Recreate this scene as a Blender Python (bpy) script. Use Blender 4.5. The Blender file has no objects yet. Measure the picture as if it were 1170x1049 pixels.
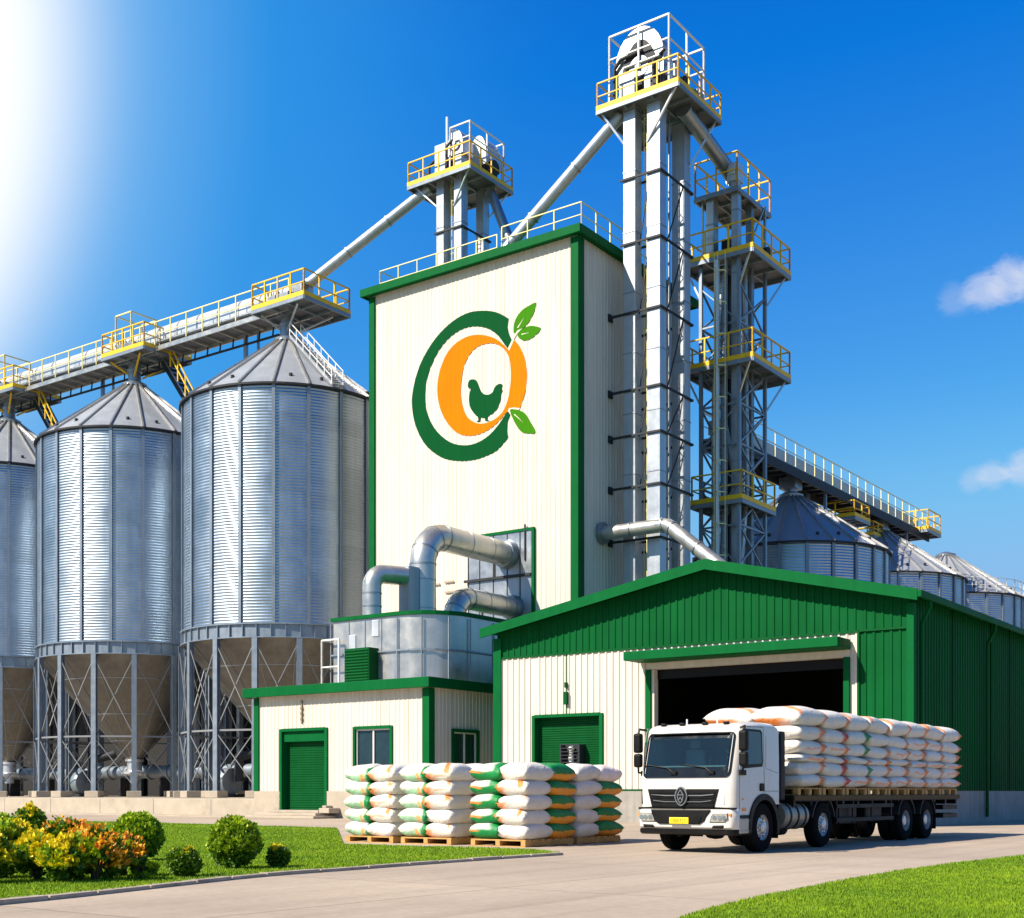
import bpy, bmesh, math, random
import numpy as np
from mathutils import Vector, Matrix
R = math.radians
scene = bpy.context.scene
COL = scene.collection
random.seed(7)

# ------------------------------------------------------------------ site frame
# u runs along the fronts of the buildings (to the right, coming closer), v runs back from them.
H = 1.4
F = 1472.2
UX, UY = 0.8102, -0.5861
C0X, C0Y = 16.09, 51.5
ANG = math.atan2(UY, UX)

def W(u, v, z=0.0):
    return Vector((C0X + UX*u - UY*v, C0Y + UY*u + UX*v, z))
def ray(px, py):
    return (px-585)/F, (905-py)/F
def pl(px, py, v):                 # sight line to the plane v = const -> (u, z)
    a, b = ray(px, py)
    kv = -(C0X*-UY + C0Y*UX); D = (v-kv)/(-UY*a+UX)
    X, Y = a*D-C0X, D-C0Y
    return X*UX+Y*UY, H+b*D
def pu(px, py, u):                 # sight line to the plane u = const -> (v, z)
    a, b = ray(px, py)
    ku = -(C0X*UX + C0Y*UY); D = (u-ku)/(UX*a+UY)
    X, Y = a*D-C0X, D-C0Y
    return X*-UY+Y*UX, H+b*D
def gr(px, py, z=0.0):             # sight line to the ground -> world x, y
    a, b = ray(px, py); D = (z-H)/b
    return a*D, D
def to_uv(X, Y):
    X -= C0X; Y -= C0Y
    return X*UX+Y*UY, X*-UY+Y*UX

# ------------------------------------------------------------------ mesh helpers
class MB:
    def __init__(s): s.v = []; s.f = []
    def add(s, vs, fs):
        o = len(s.v); s.v += [tuple(p) for p in vs]; s.f += [tuple(i+o for i in f) for f in fs]
    def box(s, x0, x1, y0, y1, z0, z1):
        s.add([(x0,y0,z0),(x1,y0,z0),(x1,y1,z0),(x0,y1,z0),(x0,y0,z1),(x1,y0,z1),(x1,y1,z1),(x0,y1,z1)],
              [(0,3,2,1),(4,5,6,7),(0,1,5,4),(1,2,6,5),(2,3,7,6),(3,0,4,7)])
        return s
    def beam(s, p, q, w, h=None, up=(0,0,1)):
        h = w if h is None else h
        p, q = Vector(p), Vector(q); d = (q-p)
        if d.length < 1e-6: return s
        d.normalize(); upv = Vector(up)
        if abs(d.dot(upv)) > .98: upv = Vector((0,1,0)) if abs(d.y) < .9 else Vector((1,0,0))
        x = d.cross(upv).normalized(); y = x.cross(d).normalized()
        vs = []
        for c in (p, q):
            for a, b in ((-1,-1),(1,-1),(1,1),(-1,1)):
                vs.append(c + x*(a*w/2) + y*(b*h/2))
        s.add(vs, [(0,1,2,3),(7,6,5,4),(0,4,5,1),(1,5,6,2),(2,6,7,3),(3,7,4,0)])
        return s
    def tube(s, pts, r, n=12, caps=True, rs=None):
        pts = [Vector(p) for p in pts]; m = len(pts)
        tang = []
        for i in range(m):
            a = pts[max(i-1,0)]; b = pts[min(i+1,m-1)]; tang.append((b-a).normalized())
        ref = Vector((0,0,1))
        if abs(tang[0].dot(ref)) > .9: ref = Vector((1,0,0))
        x = tang[0].cross(ref).normalized(); vs = []; fs = []
        for i in range(m):
            t = tang[i]
            x = (x - t*x.dot(t)).normalized(); y = t.cross(x)
            rr = rs[i] if rs else r
            for k in range(n):
                a = 2*math.pi*k/n
                vs.append(pts[i] + x*(rr*math.cos(a)) + y*(rr*math.sin(a)))
        for i in range(m-1):
            for k in range(n):
                k2 = (k+1) % n
                fs.append((i*n+k, i*n+k2, (i+1)*n+k2, (i+1)*n+k))
        if caps:
            fs.append(tuple(range(n-1,-1,-1))); fs.append(tuple((m-1)*n+k for k in range(n)))
        s.add(vs, fs); return s
    def lathe(s, prof, n=32, c=(0,0,0), axis='z', a0=0.0):
        vs = []; fs = []; m = len(prof)
        for r, z in prof:
            for k in range(n):
                a = a0+2*math.pi*k/n
                p = (r*math.cos(a), r*math.sin(a), z)
                if axis == 'x': p = (z, r*math.cos(a), r*math.sin(a))
                vs.append((p[0]+c[0], p[1]+c[1], p[2]+c[2]))
        for i in range(m-1):
            for k in range(n):
                k2 = (k+1) % n
                fs.append((i*n+k, i*n+k2, (i+1)*n+k2, (i+1)*n+k))
        s.add(vs, fs); return s
    def prism(s, pts, z0, z1, fn=None):          # polygon in a plane, extruded between z0 and z1
        fn = fn or (lambda a, b, c: (a, b, c)); n = len(pts)
        vs = [fn(a, b, z0) for a, b in pts] + [fn(a, b, z1) for a, b in pts]
        s.add(vs, [tuple(range(n-1,-1,-1)), tuple(range(n, 2*n))] + [(i, (i+1) % n, n+(i+1) % n, n+i) for i in range(n)])
        return s
    def ribs(s, fn, x0, x1, zb, zt, pitch=.34, depth=.05):
        fb = zb if callable(zb) else (lambda x: zb); ft = zt if callable(zt) else (lambda x: zt)
        xs = []; x = x0
        while x < x1-1e-6:
            for o, d in ((0,0),(.60,0),(.68,1),(.90,1)):
                if x+o*pitch < x1: xs.append((x+o*pitch, d*depth))
            x += pitch
        xs.append((x1, 0)); vs = []
        for x, d in xs: vs += [fn(x, d, fb(x)), fn(x, d, ft(x))]
        s.add(vs, [(2*i, 2*i+2, 2*i+3, 2*i+1) for i in range(len(xs)-1)])
        return s
    def rail(s, pts, h=1.1, gap=1.4, r=.045, mid=(.5,), posts_r=None, close=False, toe=0):
        pts = [Vector(p) for p in pts]
        if close: pts = pts + [pts[0]]
        up = Vector((0,0,1)); pr = posts_r or r*1.15
        for a, b in zip(pts, pts[1:]):
            L = (b-a).length; n = max(1, round(L/gap))
            for k in range(n+1):
                p = a.lerp(b, k/n); s.beam(p, p+up*h, pr*2)
            s.beam(a+up*h, b+up*h, r*2.2)
            for m in mid: s.beam(a+up*h*m, b+up*h*m, r*1.7)
        return s
    def mesh(s, name):
        me = bpy.data.meshes.new(name); me.from_pydata(s.v, [], s.f); me.update(); return me

def smoothed(me, ang=40):
    me.polygons.foreach_set('use_smooth', [True]*len(me.polygons))
    try: me.set_sharp_from_angle(angle=R(ang))
    except Exception: pass

def recalc(me):
    bm = bmesh.new(); bm.from_mesh(me); bmesh.ops.recalc_face_normals(bm, faces=bm.faces[:]); bm.to_mesh(me); bm.free()

def tag(o, label=None, cat=None, group=None, kind=None):
    if label: o['label'] = label
    if cat: o['category'] = cat
    if group: o['group'] = group
    if kind: o['kind'] = kind
    return o
def link(o, parent=None):
    COL.objects.link(o)
    if parent: o.parent = parent
    return o
def thing(name, label, cat, u, v, z=0.0, rot=0.0, group=None):
    o = bpy.data.objects.new(name, None); o.empty_display_size = .3
    o.location = W(u, v, z); o.rotation_euler = (0,0,ANG+rot); link(o)
    return tag(o, label, cat, group)
def thing_at(name, label, cat, loc, rot, group=None):
    o = bpy.data.objects.new(name, None); o.location = loc; o.rotation_euler = (0,0,rot); link(o)
    return tag(o, label, cat, group)
def part(name, mb, m, parent, smooth=0, bevel=0, seg=2):
    me = mb.mesh(name) if isinstance(mb, MB) else mb
    if isinstance(mb, MB) and (smooth or bevel): recalc(me)
    if smooth: smoothed(me, smooth)
    if not me.materials: me.materials.append(m)
    o = bpy.data.objects.new(name, me); link(o, parent)
    if bevel:
        b = o.modifiers.new('bevel', 'BEVEL'); b.width = bevel; b.segments = seg; b.limit_method = 'ANGLE'; b.angle_limit = R(35)
    return o
def solo(name, mb, m, label, cat, u, v, z=0.0, rot=0.0, group=None, smooth=0, bevel=0):
    o = part(name, mb, m, None, smooth, bevel)
    o.location = W(u, v, z); o.rotation_euler = (0,0,ANG+rot)
    return tag(o, label, cat, group)
def islands(mb):
    par=list(range(len(mb.v)))
    def find(i):
        while par[i]!=i: par[i]=par[par[i]]; i=par[i]
        return i
    for f in mb.f:
        for i in f[1:]:
            a,b=find(f[0]),find(i)
            if a!=b: par[b]=a
    grp={}
    for f in mb.f: grp.setdefault(find(f[0]),[]).append(f)
    out=[]
    for fs in grp.values():
        m=MB(); mp={}
        for f in fs:
            for i in f:
                if i not in mp: mp[i]=len(m.v); m.v.append(mb.v[i])
            m.f.append(tuple(mp[i] for i in f))
        out.append(m)
    return out
def parts(name, mb, m, parent, **kw):       # one part per separate piece
    return [part(name, q, m, parent, **kw) for q in islands(mb)]
def copy_tree(o, parent=None):
    c = o.copy(); link(c, parent)
    if parent is not None: c.parent = parent
    for ch in [x for x in bpy.data.objects if x.parent == o]: copy_tree(ch, c)
    return c

# ------------------------------------------------------------------ materials
MATS = {}
def _n(nt, t, **kw):
    n = nt.nodes.new(t)
    for k, val in kw.items(): setattr(n, k, val)
    return n
def mat(name, col, rough=.5, metal=0.0, var=.08, scale=1.5, bump=0.0, bscale=30, streak=0.0, spec=.5, coat=0.0, dirt=None, rvar=.08, dirt_amt=.35):
    if name in MATS: return MATS[name]
    m = bpy.data.materials.new(name); m.use_nodes = True; nt = m.node_tree; L = nt.links
    b = nt.nodes['Principled BSDF']
    b.inputs['Roughness'].default_value = rough; b.inputs['Metallic'].default_value = metal
    b.inputs['Specular IOR Level'].default_value = spec; b.inputs['Coat Weight'].default_value = coat
    tc = _n(nt, 'ShaderNodeTexCoord')
    nz = _n(nt, 'ShaderNodeTexNoise'); nz.inputs['Scale'].default_value = scale; nz.inputs['Detail'].default_value = 6; nz.inputs['Roughness'].default_value = .62
    L.new(tc.outputs['Object'], nz.inputs['Vector'])
    mr = _n(nt, 'ShaderNodeMapRange'); mr.inputs['From Min'].default_value = .3; mr.inputs['From Max'].default_value = .7
    mr.inputs['To Min'].default_value = 1-var; mr.inputs['To Max'].default_value = 1+var
    L.new(nz.outputs['Fac'], mr.inputs['Value'])
    out = mr.outputs['Result']
    if streak:
        mp = _n(nt, 'ShaderNodeMapping'); mp.inputs['Scale'].default_value = (2.2, 2.2, .09)
        L.new(tc.outputs['Object'], mp.inputs['Vector'])
        n2 = _n(nt, 'ShaderNodeTexNoise'); n2.inputs['Scale'].default_value = 1.6; n2.inputs['Detail'].default_value = 5
        L.new(mp.outputs['Vector'], n2.inputs['Vector'])
        m2 = _n(nt, 'ShaderNodeMapRange'); m2.inputs['From Min'].default_value = .3; m2.inputs['From Max'].default_value = .72
        m2.inputs['To Min'].default_value = 1+streak*.3; m2.inputs['To Max'].default_value = 1-streak
        L.new(n2.outputs['Fac'], m2.inputs['Value'])
        mu = _n(nt, 'ShaderNodeMath', operation='MULTIPLY'); L.new(out, mu.inputs[0]); L.new(m2.outputs['Result'], mu.inputs[1]); out = mu.outputs[0]
    vm = _n(nt, 'ShaderNodeVectorMath', operation='SCALE'); vm.inputs[0].default_value = col
    L.new(out, vm.inputs['Scale']); cout = vm.outputs[0]
    if dirt:
        n3 = _n(nt, 'ShaderNodeTexNoise'); n3.inputs['Scale'].default_value = scale*.6; n3.inputs['Detail'].default_value = 8; n3.inputs['Roughness'].default_value = .7
        L.new(tc.outputs['Object'], n3.inputs['Vector'])
        m3 = _n(nt, 'ShaderNodeMapRange'); m3.inputs['From Min'].default_value = .52; m3.inputs['From Max'].default_value = .75; m3.inputs['To Max'].default_value = dirt_amt
        L.new(n3.outputs['Fac'], m3.inputs['Value'])
        mx = _n(nt, 'ShaderNodeMix', data_type='RGBA'); mx.inputs['B'].default_value = (*dirt, 1)
        L.new(m3.outputs['Result'], mx.inputs['Factor']); L.new(cout, mx.inputs['A']); cout = mx.outputs['Result']
    L.new(cout, b.inputs['Base Color'])
    if rvar:
        m4 = _n(nt, 'ShaderNodeMapRange'); m4.inputs['From Min'].default_value = .3; m4.inputs['From Max'].default_value = .7
        m4.inputs['To Min'].default_value = max(0, rough-rvar); m4.inputs['To Max'].default_value = min(1, rough+rvar)
        L.new(nz.outputs['Fac'], m4.inputs['Value']); L.new(m4.outputs['Result'], b.inputs['Roughness'])
    if bump:
        n5 = _n(nt, 'ShaderNodeTexNoise'); n5.inputs['Scale'].default_value = bscale; n5.inputs['Detail'].default_value = 4
        L.new(tc.outputs['Object'], n5.inputs['Vector'])
        bp = _n(nt, 'ShaderNodeBump'); bp.inputs['Strength'].default_value = bump; bp.inputs['Distance'].default_value = .03
        L.new(n5.outputs['Fac'], bp.inputs['Height']); L.new(bp.outputs['Normal'], b.inputs['Normal'])
    MATS[name] = m
    return m

CREAM = mat('cream_sheet', (.61,.557,.482), .6, 0, .04, .35, streak=.13, spec=.25, dirt=(.45,.40,.30), dirt_amt=.12)
GREEN = mat('green_sheet', (.0012,.082,.019), .55, 0, .10, .4, streak=.16, spec=.06)
GREENT = mat('green_trim', (.0015,.098,.024), .55, 0, .08, 1.0, streak=.10, spec=.06)
GREEND = mat('green_door', (.0015,.072,.016), .55, 0, .10, 1.0, streak=.12, spec=.08)
GALV = mat('galvanised', (.50,.49,.47), .34, .75, .10, 1.1, streak=.10, rvar=.10)
GALVD = mat('galvanised_dull', (.30,.33,.37), .42, .8, .12, 1.3, streak=.12)
GALVW = mat('bright_zinc', (.58,.60,.63), .38, .6, .06, 1.2, streak=.10)
LEGM = mat('leg_steel', (.22,.265,.32), .45, .45, .10, 1.5, streak=.12)
HOPM = mat('hopper_steel', (.19,.178,.16), .42, .6, .14, .8, streak=.18)
DARKM = mat('dark_steel', (.035,.038,.044), .6, .3, .2, 1.5, spec=.2)
DECKM = mat('deck_underside', (.15,.155,.165), .6, .4, .2, 1.2)
ROOFM = mat('silo_roof_steel', (.31,.335,.37), .5, .3, .06, .8, streak=.05)
YEL = mat('yellow_paint', (.74,.45,.004), .55, 0, .10, 2, dirt=(.35,.2,.03))
PALEY = mat('pale_yellow_paint', (.74,.66,.30), .45, 0, .08, 2)
CONC = mat('concrete', (.38,.325,.255), .85, 0, .14, .9, bump=.25, bscale=9, dirt=(.17,.14,.10), dirt_amt=.6)
CONCD = mat('grey_concrete', (.30,.28,.25), .85, 0, .16, .9, bump=.25, bscale=9, dirt=(.15,.13,.10), streak=.2, dirt_amt=.6)
BLACK = mat('black_plastic', (.005,.005,.0055), .5, 0, .2, 4, spec=.18)
RUBBER = mat('tyre_rubber', (.008,.008,.008), .9, 0, .3, 6, bump=.2, bscale=40, spec=.08)
WPAINT = mat('white_cab_paint', (.64,.60,.545), .3, 0, .02, 1.2, coat=.4, dirt=(.5,.44,.34), dirt_amt=.10)
GLASSD = mat('window_glass', (.012,.028,.030), .06, 0, .2, 2, spec=.8, rvar=.02)
ZINC = mat('elevator_zinc', (.40,.435,.48), .40, .6, .10, .9, streak=.14)
BRACE = mat('brace_steel', (.20,.21,.225), .6, .1, .1, 2, spec=.25)
CHROME = mat('chrome', (.75,.75,.76), .18, 1, .04, 4)
WOOD = mat('pallet_wood', (.46,.255,.075), .75, 0, .22, 6, bump=.2, bscale=25, dirt=(.2,.1,.04))
WHITET = mat('white_trim', (.70,.70,.67), .45, 0, .05, 2)
SKY_FIT = ((.105,.97),(.0906,1.366),(.449,.41))     # power curve per channel: a clear, polarised-looking deep blue
EXPOSURE = .8
# ------------------------------------------------------------------ camera, sun, sky
cam = bpy.data.cameras.new('camera'); co = bpy.data.objects.new('camera', cam); COL.objects.link(co)
co.location = (0,0,H); co.rotation_euler = (R(90),0,0)
cam.sensor_width = 36; cam.lens = F/1170*36; cam.shift_y = (905-524.5)/1170
cam.clip_start = .1; cam.clip_end = 20000
scene.camera = co
EL = R(42); SX, SY = -.86, -.51
nrm = math.hypot(SX, SY); SD = Vector((SX/nrm*math.cos(EL), SY/nrm*math.cos(EL), math.sin(EL)))
sl = bpy.data.lights.new('sun', 'SUN'); sl.energy = 5.0; sl.angle = R(.53); sl.color = (1,.895,.745)
so = bpy.data.objects.new('sun', sl); so.rotation_euler = (-SD).to_track_quat('-Z','Y').to_euler(); so.location = (-40,0,60); COL.objects.link(so)
wd = bpy.data.worlds.new('World'); scene.world = wd; wd.use_nodes = True
nt = wd.node_tree; L = nt.links; bg = nt.nodes['Background']
sky = _n(nt, 'ShaderNodeTexSky', sky_type='NISHITA'); sky.sun_disc = False
sky.sun_elevation = EL; sky.sun_rotation = math.atan2(SX, SY); sky.air_density = 1.0; sky.dust_density = .6; sky.ozone_density = 2.5
tc = _n(nt, 'ShaderNodeTexCoord'); DIR = tc.outputs['Generated']
# deeper, more saturated blue air
sx = _n(nt, 'ShaderNodeSeparateColor'); L.new(sky.outputs['Color'], sx.inputs[0])
gm = _n(nt, 'ShaderNodeCombineColor'); fit = []
for ch, (k, g) in enumerate(SKY_FIT):
    if ch == 0:
        pw = _n(nt, 'ShaderNodeMath', operation='SUBTRACT'); pw.inputs[1].default_value = g
    else:
        pw = _n(nt, 'ShaderNodeMath', operation='POWER'); pw.inputs[1].default_value = g
    L.new(sx.outputs[ch], pw.inputs[0])
    ml = _n(nt, 'ShaderNodeMath', operation='MULTIPLY'); ml.inputs[1].default_value = k*10/2**EXPOSURE; L.new(pw.outputs[0], ml.inputs[0])
    mxx = _n(nt, 'ShaderNodeMath', operation='MAXIMUM'); mxx.inputs[1].default_value = .02; L.new(ml.outputs[0], mxx.inputs[0])
    fit.append(mxx.outputs[0])
prev = fit[2]
L.new(fit[2], gm.inputs[2])
for ch, lim in ((1,.62),(0,.55)):          # keep the air blue right up to the sun's side
    lm = _n(nt, 'ShaderNodeMath', operation='MULTIPLY'); lm.inputs[1].default_value = lim; L.new(prev, lm.inputs[0])
    mn = _n(nt, 'ShaderNodeMath', operation='SMOOTH_MIN'); mn.inputs[2].default_value = .25; L.new(lm.outputs[0], mn.inputs[0]); L.new(fit[ch], mn.inputs[1])
    L.new(mn.outputs[0], gm.inputs[ch]); prev = mn.outputs[0]
def dirv(px, py):
    a, b = ray(px, py); return Vector((a,1,b)).normalized()
def lobe(px, py, lo, hi, power=1.0):
    d = _n(nt, 'ShaderNodeVectorMath', operation='DOT_PRODUCT'); d.inputs[1].default_value = dirv(px, py)
    nn = _n(nt, 'ShaderNodeVectorMath', operation='NORMALIZE'); L.new(DIR, nn.inputs[0]); L.new(nn.outputs[0], d.inputs[0])
    ac = _n(nt, 'ShaderNodeMath', operation='ARCCOSINE'); L.new(d.outputs['Value'], ac.inputs[0])
    mr = _n(nt, 'ShaderNodeMapRange', interpolation_type='SMOOTHERSTEP'); mr.inputs['From Min'].default_value = R(hi); mr.inputs['From Max'].default_value = R(lo)
    L.new(ac.outputs[0], mr.inputs['Value'])
    pw = _n(nt, 'ShaderNodeMath', operation='POWER'); pw.inputs[1].default_value = power; L.new(mr.outputs['Result'], pw.inputs[0])
    return pw.outputs[0]
def mixc(fac, a, col):
    mx = _n(nt, 'ShaderNodeMix', data_type='RGBA'); L.new(fac, mx.inputs['Factor']); L.new(a, mx.inputs['A']); mx.inputs['B'].default_value = (*col,1)
    return mx.outputs['Result']
# sky dimmed towards the zenith, above the top of the picture, to cut ambient light
nz0 = _n(nt, 'ShaderNodeVectorMath', operation='NORMALIZE'); L.new(DIR, nz0.inputs[0])
sz = _n(nt, 'ShaderNodeSeparateXYZ'); L.new(nz0.outputs[0], sz.inputs[0])
zm = _n(nt, 'ShaderNodeMapRange'); zm.inputs['From Min'].default_value = .5; zm.inputs['From Max'].default_value = .95; zm.inputs['To Min'].default_value = 1; zm.inputs['To Max'].default_value = .38
L.new(sz.outputs['Z'], zm.inputs['Value'])
zs = _n(nt, 'ShaderNodeVectorMath', operation='SCALE'); L.new(gm.outputs[0], zs.inputs[0]); L.new(zm.outputs['Result'], zs.inputs['Scale'])
out = zs.outputs[0]
# glare of bright hazy air high on the left
E_ = 10/2**EXPOSURE
def weak(f, k):
    m = _n(nt, 'ShaderNodeMath', operation='MULTIPLY'); m.inputs[1].default_value = k; L.new(f, m.inputs[0]); return m.outputs[0]
out = mixc(weak(lobe(-664, -68, 18.8, 41.5), .74), out, (.045*E_,.36*E_,.83*E_))
out = mixc(weak(lobe(-664, -68, 6.9, 26.7, .52), .95), out, (.36*E_,.66*E_,.97*E_))
out = mixc(lobe(-664, -68, 15.2, 24.5, 2.07), out, (1.08*E_,1.09*E_,1.12*E_))
# paler air low over the land
zh = _n(nt, 'ShaderNodeMapRange', interpolation_type='SMOOTHSTEP'); zh.inputs['From Min'].default_value = .30; zh.inputs['From Max'].default_value = .10; zh.inputs['To Max'].default_value = .85
L.new(sz.outputs['Z'], zh.inputs['Value']); out = mixc(zh.outputs['Result'], out, (.27*E_,.475*E_,.80*E_))
# two wisps of cloud on the right
nz = _n(nt, 'ShaderNodeTexNoise'); nz.inputs['Scale'].default_value = 30; nz.inputs['Detail'].default_value = 9; nz.inputs['Roughness'].default_value = .68; nz.inputs['Distortion'].default_value = .4
mp = _n(nt, 'ShaderNodeMapping'); mp.inputs['Scale'].default_value = (1,1,1.9); L.new(DIR, mp.inputs['Vector']); L.new(mp.outputs[0], nz.inputs['Vector'])
for (px, py, rad, k) in ((1124,330,1.5,.6),(1152,318,1.6,.65),(1092,342,1.3,.22),(1180,318,1.6,.6),(1135,544,1.3,.5),(1168,536,1.5,.65),(1112,549,1.1,.3)):
    lb = lobe(px, py, 0, rad, 1.0)
    ad = _n(nt, 'ShaderNodeMath', operation='MULTIPLY_ADD'); ad.inputs[1].default_value = 1.25; ad.inputs[2].default_value = -.95
    L.new(lb, ad.inputs[0])
    sm = _n(nt, 'ShaderNodeMath', operation='MULTIPLY_ADD'); sm.inputs[1].default_value = 1.9; L.new(nz.outputs['Fac'], sm.inputs[0]); L.new(ad.outputs[0], sm.inputs[2])
    mr = _n(nt, 'ShaderNodeMapRange', interpolation_type='SMOOTHSTEP'); mr.inputs['From Min'].default_value = .35; mr.inputs['From Max'].default_value = 1.35; mr.inputs['To Max'].default_value = .85*k
    L.new(sm.outputs[0], mr.inputs['Value'])
    out = mixc(mr.outputs['Result'], out, (7.6/2**EXPOSURE,7.8/2**EXPOSURE,9.0/2**EXPOSURE))
L.new(out, bg.inputs['Color']); bg.inputs['Strength'].default_value = .1
scene.view_settings.view_transform = 'Standard'; scene.view_settings.look = 'None'
scene.view_settings.exposure = EXPOSURE; scene.view_settings.gamma = 1
scene.cycles.use_denoising = True
scene.cycles.max_bounces = 8
# ------------------------------------------------------------------ ground, paving, lawns
def sheet(name, pts, z, m, kind='structure', z0=None):
    mb = MB()
    if z0 is None: mb.add([(x,y,z) for x,y in pts], [tuple(range(len(pts)))])
    else: mb.prism(pts, z0, z)
    o = part(name, mb, m, None); o['kind'] = kind; recalc(o.data); return o
GROUND = mat('far_ground', (.10,.13,.04), .95, 0, .25, .02)
sheet('ground', [(-4000,-4000),(4000,-4000),(4000,4000),(-4000,4000)], -.03, GROUND)
def paving_mat():
    m = mat('paving', (.405,.325,.25), .8, 0, .13, .16, bump=.12, bscale=18, dirt=(.22,.17,.12), dirt_amt=.45)
    nt = m.node_tree; L = nt.links; b = nt.nodes['Principled BSDF']
    src = b.inputs['Base Color'].links[0].from_socket
    tc = _n(nt, 'ShaderNodeTexCoord')
    br = _n(nt, 'ShaderNodeTexBrick'); br.offset = 0; br.inputs['Scale'].default_value = 1; br.inputs['Brick Width'].default_value = 6; br.inputs['Row Height'].default_value = 6
    br.inputs['Mortar Size'].default_value = .025; br.inputs['Mortar Smooth'].default_value = .3
    br.inputs['Color1'].default_value = (1,1,1,1); br.inputs['Color2'].default_value = (.90,.90,.90,1); br.inputs['Mortar'].default_value = (.55,.52,.5,1)
    L.new(tc.outputs['Object'], br.inputs['Vector'])
    # tyre-worn, fine aggregate speckle
    ns = _n(nt, 'ShaderNodeTexNoise'); ns.inputs['Scale'].default_value = 6; ns.inputs['Detail'].default_value = 8; ns.inputs['Roughness'].default_value = .75
    L.new(tc.outputs['Object'], ns.inputs['Vector'])
    mr = _n(nt, 'ShaderNodeMapRange'); mr.inputs['From Min'].default_value = .3; mr.inputs['From Max'].default_value = .7; mr.inputs['To Min'].default_value = .86; mr.inputs['To Max'].default_value = 1.12
    L.new(ns.outputs['Fac'], mr.inputs['Value'])
    mx = _n(nt, 'ShaderNodeMix', data_type='RGBA', blend_type='MULTIPLY'); mx.inputs['Factor'].default_value = 1
    L.new(src, mx.inputs['A']); L.new(br.outputs['Color'], mx.inputs['B'])
    # faint wheel tracks worn along the way into the warehouse
    mp = _n(nt, 'ShaderNodeMapping'); mp.inputs['Scale'].default_value = (1.1,.035,1); mp.inputs['Rotation'].default_value = (0,0,R(-4)); L.new(tc.outputs['Object'], mp.inputs['Vector'])
    nt2 = _n(nt, 'ShaderNodeTexNoise'); nt2.inputs['Scale'].default_value = 1.3; nt2.inputs['Detail'].default_value = 5; nt2.inputs['Distortion'].default_value = .3; L.new(mp.outputs[0], nt2.inputs['Vector'])
    m5 = _n(nt, 'ShaderNodeMapRange'); m5.inputs['From Min'].default_value = .50; m5.inputs['From Max'].default_value = .72; m5.inputs['To Min'].default_value = 1.0; m5.inputs['To Max'].default_value = .82; L.new(nt2.outputs['Fac'], m5.inputs['Value'])
    mq = _n(nt, 'ShaderNodeMath', operation='MULTIPLY'); L.new(mr.outputs['Result'], mq.inputs[0]); L.new(m5.outputs['Result'], mq.inputs[1])
    vm = _n(nt, 'ShaderNodeVectorMath', operation='SCALE'); L.new(mx.outputs['Result'], vm.inputs[0]); L.new(mq.outputs[0], vm.inputs['Scale'])
    L.new(vm.outputs[0], b.inputs['Base Color'])
    return m
mb = MB(); mb.add([(-150,-75,0),(75,-75,0),(75,160,0),(-150,160,0)], [(0,1,2,3)])
o = part('pavement', mb, paving_mat(), None); o.location = W(0,0,0); o.rotation_euler = (0,0,ANG); o['kind'] = 'structure'

def smooth_line(pts, n=6):
    P = [Vector((*p,0)) for p in pts]; out = []
    for i in range(len(P)-1):
        p0 = P[max(i-1,0)]; p1 = P[i]; p2 = P[i+1]; p3 = P[min(i+2,len(P)-1)]
        for k in range(n):
            t = k/n
            q = .5*((2*p1)+(p2-p0)*t+(2*p0-5*p1+4*p2-p3)*t*t+(3*p1-p0-3*p2+p3)*t**3)
            out.append((q.x,q.y))
    out.append((P[-1].x,P[-1].y)); return out
def grass_mat(name, c1, c2, c3):
    m = bpy.data.materials.new(name); m.use_nodes = True; nt = m.node_tree; L = nt.links; b = nt.nodes['Principled BSDF']
    b.inputs['Roughness'].default_value = .75
    tc = _n(nt,'ShaderNodeTexCoord'); n1 = _n(nt,'ShaderNodeTexNoise'); n1.inputs['Scale'].default_value = .35; n1.inputs['Detail'].default_value = 7; n1.inputs['Roughness'].default_value = .7
    L.new(tc.outputs['Object'], n1.inputs['Vector'])
    cr = _n(nt,'ShaderNodeValToRGB'); e = cr.color_ramp.elements; e[0].position = .33; e[0].color = (*c1,1); e[1].position = .68; e[1].color = (*c3,1)
    k = cr.color_ramp.elements.new(.5); k.color = (*c2,1)
    L.new(n1.outputs['Fac'], cr.inputs['Fac'])
    g = _n(nt,'ShaderNodeNewGeometry'); mr = _n(nt,'ShaderNodeMapRange'); mr.inputs['To Min'].default_value = .78; mr.inputs['To Max'].default_value = 1.2
    L.new(g.outputs['Random Per Island'], mr.inputs['Value'])
    vm = _n(nt,'ShaderNodeVectorMath',operation='SCALE'); L.new(cr.outputs['Color'], vm.inputs[0])
    n2 = _n(nt,'ShaderNodeTexNoise'); n2.inputs['Scale'].default_value = 9; n2.inputs['Detail'].default_value = 6; L.new(tc.outputs['Object'], n2.inputs['Vector'])
    m2 = _n(nt,'ShaderNodeMapRange'); m2.inputs['From Min'].default_value = .3; m2.inputs['From Max'].default_value = .7; m2.inputs['To Min'].default_value = .7; m2.inputs['To Max'].default_value = 1.3
    L.new(n2.outputs['Fac'], m2.inputs['Value'])
    mu = _n(nt,'ShaderNodeMath',operation='MULTIPLY'); L.new(mr.outputs['Result'], mu.inputs[0]); L.new(m2.outputs['Result'], mu.inputs[1])
    L.new(mu.outputs[0], vm.inputs['Scale']); L.new(vm.outputs[0], b.inputs['Base Color'])
    tr = _n(nt,'ShaderNodeBsdfTranslucent'); L.new(vm.outputs[0], tr.inputs['Color'])
    ms = _n(nt,'ShaderNodeMixShader'); ms.inputs[0].default_value = .3
    L.new(b.outputs[0], ms.inputs[1]); L.new(tr.outputs[0], ms.inputs[2])
    L.new(ms.outputs[0], nt.nodes['Material Output'].inputs['Surface'])
    return m
LAWN = grass_mat('lawn_soil', (.13,.235,.004), (.18,.29,.005), (.24,.34,.006))
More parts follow.
